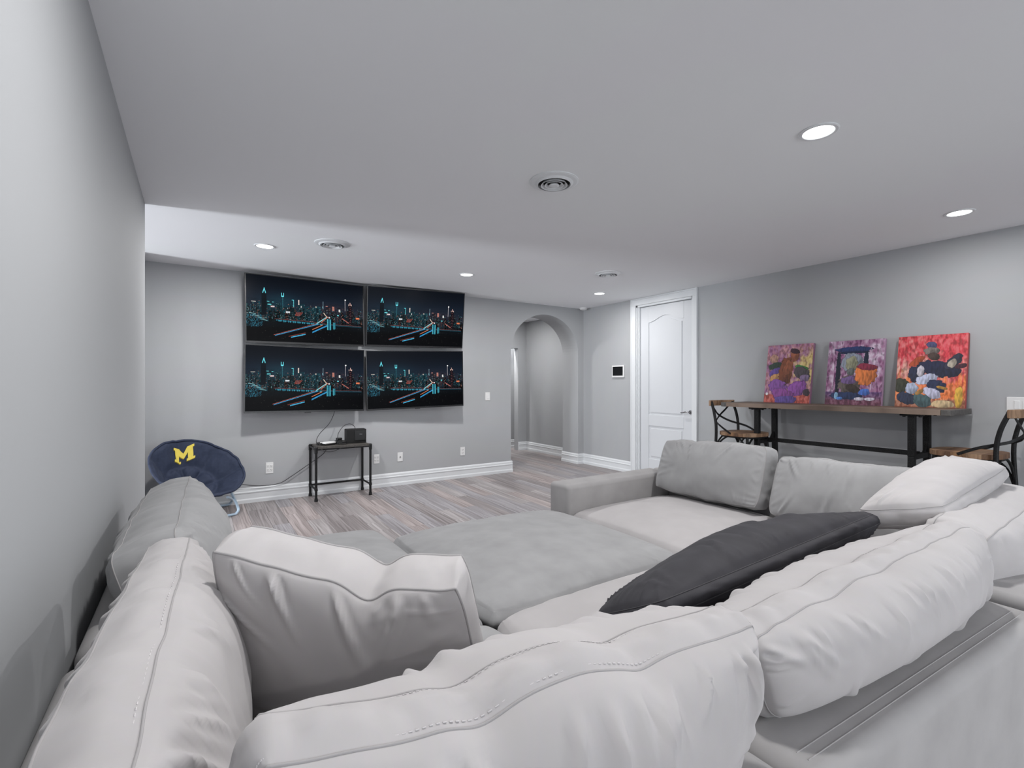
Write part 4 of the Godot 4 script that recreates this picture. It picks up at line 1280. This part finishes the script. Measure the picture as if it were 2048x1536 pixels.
func saucer_chair() -> void:
	var C := Vector3(0.03, 0.5, -5.66)
	var t := thing("saucer_chair", "navy padded saucer chair with a yellow block letter M, against the far wall", "chair", Vector3(C.x, 0, C.z))
	var n := Vector3(0.3, 0.8, 0.5).normalized()
	# local axes: ty points to the highest side of the rim, tx to the right
	var ty := (Vector3.UP - n * n.y).normalized()
	ty = ty.rotated(n, -0.03)
	var tx := ty.cross(n).normalized()
	var R := 0.41
	var dish := func(x: float, y: float, off: float) -> Vector3:
		var r := sqrt(x * x + y * y) / R
		var a := atan2(y, x)
		var puff := 0.055 * pow(absf(sin(a * 3.5 + 0.6)), 0.7) * smoothstep(0.12, 0.4, r) * (1.0 - smoothstep(0.9, 1.0, r) * 0.7)
		puff *= 1.0 - 0.9 * exp(-pow((r - 0.55) / 0.06, 2))
		puff += 0.016 * exp(-pow(r / 0.25, 2))
		puff += 0.012 * nz.get_noise_3d(x * 11.0, y * 11.0, 5.0)
		return Vector3(0, C.y, 0) + tx * x + ty * y + n * (0.27 * pow(r, 2.2) - 0.27 + puff + off)
	var nr := 26
	var na := 144
	var V := PackedVector3Array()
	var I := PackedInt32Array()
	for side in 2:
		for i in nr + 1:
			for j in na:
				var r := R * i / nr
				var a := TAU * j / na
				var p: Vector3 = dish.call(r * cos(a), r * sin(a), 0.0)
				if side == 1: p = dish.call(r * cos(a), r * sin(a), -0.05 * sqrt(1.0 - pow(float(i) / nr, 4)))
				V.append(p)
	for side in 2:
		var b := side * (nr + 1) * na
		for i in nr:
			for j in na:
				var p := b + i * na + j
				var q := b + i * na + (j + 1) % na
				if side == 0: I.append_array([p, q, p + na, q, q + na, p + na])
				else: I.append_array([p, p + na, q, q, p + na, q + na])
	var st := ST()
	st.set_smooth_group(0)
	for i in I: st.add_vertex(V[i])
	st.index()
	st.generate_normals()
	put("padded_seat", st.commit(), M.navy, t)
	st = ST()
	var rim := []
	for j in 72: rim.append(dish.call(R * cos(TAU * j / 72.0), R * sin(TAU * j / 72.0), -0.004))
	tube(st, rim, 0.012, 8, true)
	put("rim", st.commit(), M.navy, t)
	# block letter M on the upper inside of the dish
	var strokes := [
		[Vector2(-1.0, 1.0), Vector2(-0.38, 1.0), Vector2(-0.38, 0.7), Vector2(-1.0, 0.7)], [Vector2(0.38, 1.0), Vector2(1.0, 1.0), Vector2(1.0, 0.7), Vector2(0.38, 0.7)],
		[Vector2(-0.85, 0.72), Vector2(-0.38, 0.72), Vector2(-0.38, -0.72), Vector2(-0.85, -0.72)], [Vector2(0.38, 0.72), Vector2(0.85, 0.72), Vector2(0.85, -0.72), Vector2(0.38, -0.72)],
		[Vector2(-1.0, -0.7), Vector2(-0.25, -0.7), Vector2(-0.25, -1.0), Vector2(-1.0, -1.0)], [Vector2(0.25, -0.7), Vector2(1.0, -0.7), Vector2(1.0, -1.0), Vector2(0.25, -1.0)],
		[Vector2(-0.5, 1.0), Vector2(-0.38, 1.0), Vector2(0.0, 0.2), Vector2(0.0, -0.55)], [Vector2(-0.4, 0.95), Vector2(-0.38, 1.0), Vector2(0.0, 0.2), Vector2(0.0, -0.55)],
		[Vector2(0.38, 1.0), Vector2(0.5, 1.0), Vector2(0.0, -0.55), Vector2(0.0, 0.2)],
		[Vector2(-0.42, 0.2), Vector2(-0.38, 1.0), Vector2(0.0, 0.2), Vector2(0.0, -0.55)], [Vector2(0.42, 0.2), Vector2(0.38, 1.0), Vector2(0.0, 0.2), Vector2(0.0, -0.55)]]
	var sc := Vector2(0.092, 0.05)
	var lc := Vector2(0.02, 0.3)
	st = ST()
	for s in strokes:
		var g := 6
		var P := []
		for i in g + 1:
			for j in g + 1:
				var q: Vector2 = s[0].lerp(s[1], float(i) / g).lerp(s[3].lerp(s[2], float(i) / g), float(j) / g)
				P.append([dish.call(lc.x + q.x * sc.x, lc.y + q.y * sc.y, 0.011), dish.call(lc.x + q.x * sc.x, lc.y + q.y * sc.y, 0.0)])
		for i in g:
			for j in g:
				var k := i * (g + 1) + j
				quad(st, P[k][0], P[k + g + 1][0], P[k + g + 2][0], P[k + 1][0], n)
		for e in [[0, 0, 1, 0], [g, 0, 1, 0], [0, 0, 0, 1], [0, g, 0, 1]]:
			for m in g:
				var k: int = (e[0] + (m if e[3] else 0)) * (g + 1) + e[1] + (m if e[2] else 0)
				var k2: int = k + (1 if e[2] else g + 1)
				quad(st, P[k][0], P[k2][0], P[k2][1], P[k][1], tx if e[2] else ty)
	put("letter", st.commit(), M.yellow, t).set_meta("label", "yellow block letter M")
	# folding tube frame: two loops that cross under the dish
	for q in [[0.3, 0.06, -0.2, 0.4], [0.27, -0.42, 0.2, 0.36]]:
		st = ST()
		var hw: float = q[0]
		var zf: float = q[1]
		var zt: float = q[2]
		var yt: float = q[3]
		var path := [Vector3(-hw * 0.75, yt, zt), Vector3(-hw, 0.08, zf - (zf - zt) * 0.12), Vector3(-hw + 0.01, 0.025, zf), Vector3(-hw + 0.06, 0.012, zf + 0.01), Vector3(0, 0.012, zf + 0.01), Vector3(hw - 0.06, 0.012, zf + 0.01), Vector3(hw - 0.01, 0.025, zf), Vector3(hw, 0.08, zf - (zf - zt) * 0.12), Vector3(hw * 0.75, yt - 0.14, zt)]
		var sh := []
		for p in path: sh.append(p + Vector3(0.03, 0, 0.0))
		tube(st, smooth_path(sh, 6), 0.0125, 10)
		put("leg_frame", st.commit(), M.pale_tube, t)

func wire(n: String, label: String, pts: Array, r := 0.0035, group := "") -> void:
	var st := ST()
	var o: Vector3 = pts[0]
	var sh := []
	for p in pts: sh.append(p - o)
	tube(st, smooth_path(sh, 8), r, 6)
	var m := put(n, st.commit(), M.black_plastic)
	m.position = o
	tag(m, label, "cable", group)

func console_table() -> void:
	var t := thing("console_table", "small narrow black pipe console table below the left screens", "table", Vector3(1.44, 0, -5.925))
	var X := 0.305
	var Z := 0.165
	var yt := 0.612
	for sx in [-1.0, 1.0]:
		for sz in [-1.0, 1.0]:
			var st := ST()
			var p := Vector3(sx * X, 0, sz * Z)
			tube(st, [p, p + Vector3.UP * (yt - 0.01)], 0.014, 12)
			lathe(st, [Vector2(0.0, 0.0), Vector2(0.02, 0), Vector2(0.02, 0.018), Vector2(0.017, 0.024), Vector2(0.017, 0.034), Vector2(0.014, 0.034)], 12, Transform3D(Basis(), p))
			lathe(st, [Vector2(0.014, 0.115), Vector2(0.018, 0.118), Vector2(0.018, 0.145), Vector2(0.014, 0.148)], 12, Transform3D(Basis(), p))
			lathe(st, [Vector2(0.014, yt - 0.075), Vector2(0.018, yt - 0.07), Vector2(0.019, yt - 0.012), Vector2(0.012, yt), Vector2(0.0, yt)], 12, Transform3D(Basis(), p))
			put("leg", st.commit(), M.black_iron, t)
	var st := ST()
	tube(st, [Vector3(-X, 0.13, -Z), Vector3(X, 0.13, -Z)], 0.011, 10)
	put("rail", st.commit(), M.black_iron, t)
	for sx in [-1.0, 1.0]:
		st = ST()
		tube(st, [Vector3(sx * X, 0.13, -Z), Vector3(sx * X, 0.13, Z)], 0.011, 10)
		put("rail", st.commit(), M.black_iron, t)
	st = ST()
	for sz in [-1.0, 1.0]: tube(st, [Vector3(-X, yt - 0.03, sz * Z), Vector3(X, yt - 0.03, sz * Z)], 0.011, 10)
	for sx in [-1.0, 1.0]: tube(st, [Vector3(sx * X, yt - 0.03, -Z), Vector3(sx * X, yt - 0.03, Z)], 0.011, 10)
	put("top_frame", st.commit(), M.black_iron, t)
	st = ST()
	rbox(st, Vector3(-X + 0.014, yt - 0.026, -Z + 0.008), Vector3(X - 0.014, yt + 0.002, Z + 0.008), 0.005, 2)
	put("top_board", st.commit(), M.dark_board, t)
	# black media box
	var y0 := yt + 0.0025
	var b := thing("media_box", "black box standing on the right end of the small console table", "box", Vector3(1.615, y0, -5.93), -0.08)
	st = ST()
	rbox(st, Vector3(-0.115, 0, -0.07), Vector3(0.115, 0.165, 0.07), 0.008, 2)
	put("body", st.commit(), M.black_cloth, b)
	st = ST()
	rbox(st, Vector3(-0.02, 0.03, 0.0705), Vector3(0.105, 0.15, 0.078), 0.006, 1)
	put("front_panel", st.commit(), M.black_plastic, b)
	st = ST()
	rbox(st, Vector3(0.035, 0.103, 0.0785), Vector3(0.065, 0.108, 0.0795), 0.0005, 1)
	put("badge", st.commit(), M.chrome, b)
	# flat white device
	b = thing("streaming_box", "flat white device among black cables on the small console table", "device", Vector3(1.285, y0, -5.87), 0.5)
	st = ST()
	rbox(st, Vector3(-0.075, 0.018, -0.05), Vector3(0.075, 0.034, 0.05), 0.006, 2)
	put("top_shell", st.commit(), M.white_plastic, b)
	st = ST()
	rbox(st, Vector3(-0.073, 0, -0.048), Vector3(0.073, 0.018, 0.048), 0.005, 1)
	put("lower_shell", st.commit(), M.black_plastic, b)
	# power brick and coils
	b = thing("power_adapter", "lumpy black power adapter between the white device and the black box", "adapter", Vector3(1.42, y0, -5.92), 0.3)
	st = ST()
	rbox(st, Vector3(-0.045, 0, -0.03), Vector3(0.045, 0.04, 0.03), 0.01, 2)
	put("brick", st.commit(), M.black_plastic, b)
	st = ST()
	rbox(st, Vector3(-0.03, 0.04, -0.022), Vector3(0.035, 0.07, 0.02), 0.01, 2)
	put("plug", st.commit(), M.black_plastic, b)
	var coil := func(c: Vector3, r: float, n: int, sd: float) -> Array:
		var o := []
		for i in n * 8:
			var a := TAU * i / 8.0
			var k := r * (0.8 + 0.25 * nz.get_noise_2d(i * 0.9, sd))
			o.append(c + Vector3(cos(a) * k * 1.25, 0.006 + i * 0.0012 + 0.006 * absf(nz.get_noise_2d(i * 0.6, sd + 4)), sin(a) * k * 0.7))
		return o
	wire("coiled_cable", "black cable coiled in front of the black box on the console", coil.call(Vector3(1.43, y0, -5.81), 0.055, 4, 1.0), 0.0035, "")
	wire("coiled_cable", "black cable coiled on the left end of the console table", coil.call(Vector3(1.205, y0, -5.86), 0.042, 3, 5.0), 0.0035, "")
	wire("black_cable", "thin black cord hanging from the lower left screen to the console", [Vector3(1.4, 1.03, -6.02), Vector3(1.39, 0.95, -6.05), Vector3(1.33, 0.84, -6.03), Vector3(1.22, 0.74, -5.98), Vector3(1.17, 0.66, -5.93), Vector3(1.18, y0 + 0.01, -5.88)])
	wire("looped_cable", "black cable arching up to the top of the black box", [Vector3(1.41, y0 + 0.06, -5.93), Vector3(1.42, y0 + 0.12, -5.94), Vector3(1.48, y0 + 0.2, -5.95), Vector3(1.55, y0 + 0.225, -5.95), Vector3(1.6, y0 + 0.2, -5.94), Vector3(1.615, y0 + 0.165, -5.93)])
	wire("floor_cord", "thin black cord sagging from the console table to the navy chair", [Vector3(1.4, y0 - 0.02, -6.0), Vector3(1.34, 0.575, -6.085), Vector3(1.28, 0.48, -6.1), Vector3(1.1, 0.36, -6.1), Vector3(0.93, 0.25, -6.1), Vector3(0.8, 0.185, -6.095), Vector3(0.6, 0.18, -6.09), Vector3(0.42, 0.22, -6.08), Vector3(0.3, 0.24, -6.05)])
	wire("hanging_cable", "short loop of black cable drooping under the console top", [Vector3(1.18, yt - 0.03, -5.745), Vector3(1.23, yt - 0.055, -5.74), Vector3(1.3, yt - 0.06, -5.74), Vector3(1.36, yt - 0.045, -5.74), Vector3(1.4, yt - 0.03, -5.745)])

func plate(n: String, label: String, at: Vector3, turn: float, w: float, h: float, kind: int) -> void:
	var t := thing(n, label, "light switch" if kind == 2 or kind == 4 else "wall plate", at, turn)
	var st := ST()
	rbox(st, Vector3(-w / 2, -h / 2, 0), Vector3(w / 2, h / 2, 0.006), 0.003, 2)
	put("cover_plate", st.commit(), M.white_plastic, t)
	var cols := 1
	if kind == 1: cols = 2
	if kind == 4: cols = 3
	if kind <= 1:
		for c in cols:
			var x := (c - (cols - 1) / 2.0) * 0.033
			for y in [-0.021, 0.021]:
				st = ST()
				rbox(st, Vector3(x - 0.014, y - 0.017, 0.005), Vector3(x + 0.014, y + 0.017, 0.0085), 0.003, 1)
				put("socket", st.commit(), M.white_plastic, t)
				st = ST()
				for s in [-0.006, 0.006]: box(st, Vector3(x + s - 0.0015, y - 0.004, 0.008), Vector3(x + s + 0.0015, y + 0.007, 0.009))
				box(st, Vector3(x - 0.002, y - 0.012, 0.008), Vector3(x + 0.002, y - 0.008, 0.009))
				put("slots", st.commit(), M.slot, t)
	elif kind == 3:
		st = ST()
		lathe(st, [Vector2(0.008, 0.006), Vector2(0.008, 0.012), Vector2(0.0, 0.012)], 12, Transform3D(Basis(Vector3(1, 0, 0), PI / 2), Vector3.ZERO))
		put("jack", st.commit(), M.chrome, t)
	else:
		for c in cols:
			var x := (c - (cols - 1) / 2.0) * 0.046
			st = ST()
			rbox(st, Vector3(x - 0.016, -0.033, 0.004), Vector3(x + 0.016, 0.033, 0.0095), 0.003, 1)
			put("rocker", st.commit(), M.white_plastic, t)

func plates() -> void:
	var z := -6.12
	plate("outlet_plate", "white four-socket outlet plate between the navy chair and the console table", Vector3(0.706, 0.367, z), 0, 0.078, 0.125, 1)
	plate("outlet_plate", "white outlet plate just right of the small console table", Vector3(1.932, 0.366, z), 0, 0.072, 0.118, 1)
	plate("outlet_plate", "white plate with a single jack, second right of the console table", Vector3(2.243, 0.366, z), 0, 0.072, 0.118, 3)
	plate("outlet_plate", "white outlet plate below the lower right screen's right edge", Vector3(3.157, 0.37, z), 0, 0.072, 0.118, 0)
	plate("light_switch", "white rocker light switch between the screens and the arch", Vector3(3.564, 1.137, z), 0, 0.078, 0.12, 2)
	plate("light_switch", "wide white switch plate on the right wall above the right stool", Vector3(5.41, 1.153, -0.985), -PI / 2, 0.21, 0.125, 4)
	plate("hall_outlet", "small white outlet on the skirting beyond the arch", Vector3(5.3, 0.09, -8.426), 0, 0.06, 0.08, 0)
	var t := thing("wall_panel", "white framed touch panel with a dark screen, left of the white door", "thermostat", Vector3(5.41, 1.51, -5.318), -PI / 2)
	var st := ST()
	rbox(st, Vector3(-0.125, -0.092, 0), Vector3(0.125, 0.092, 0.024), 0.006, 2)
	put("frame", st.commit(), M.white_plastic, t)
	st = ST()
	rbox(st, Vector3(-0.105, -0.066, 0.022), Vector3(0.105, 0.072, 0.0255), 0.002, 1)
	put("screen", st.commit(), M.glass_dark, t)
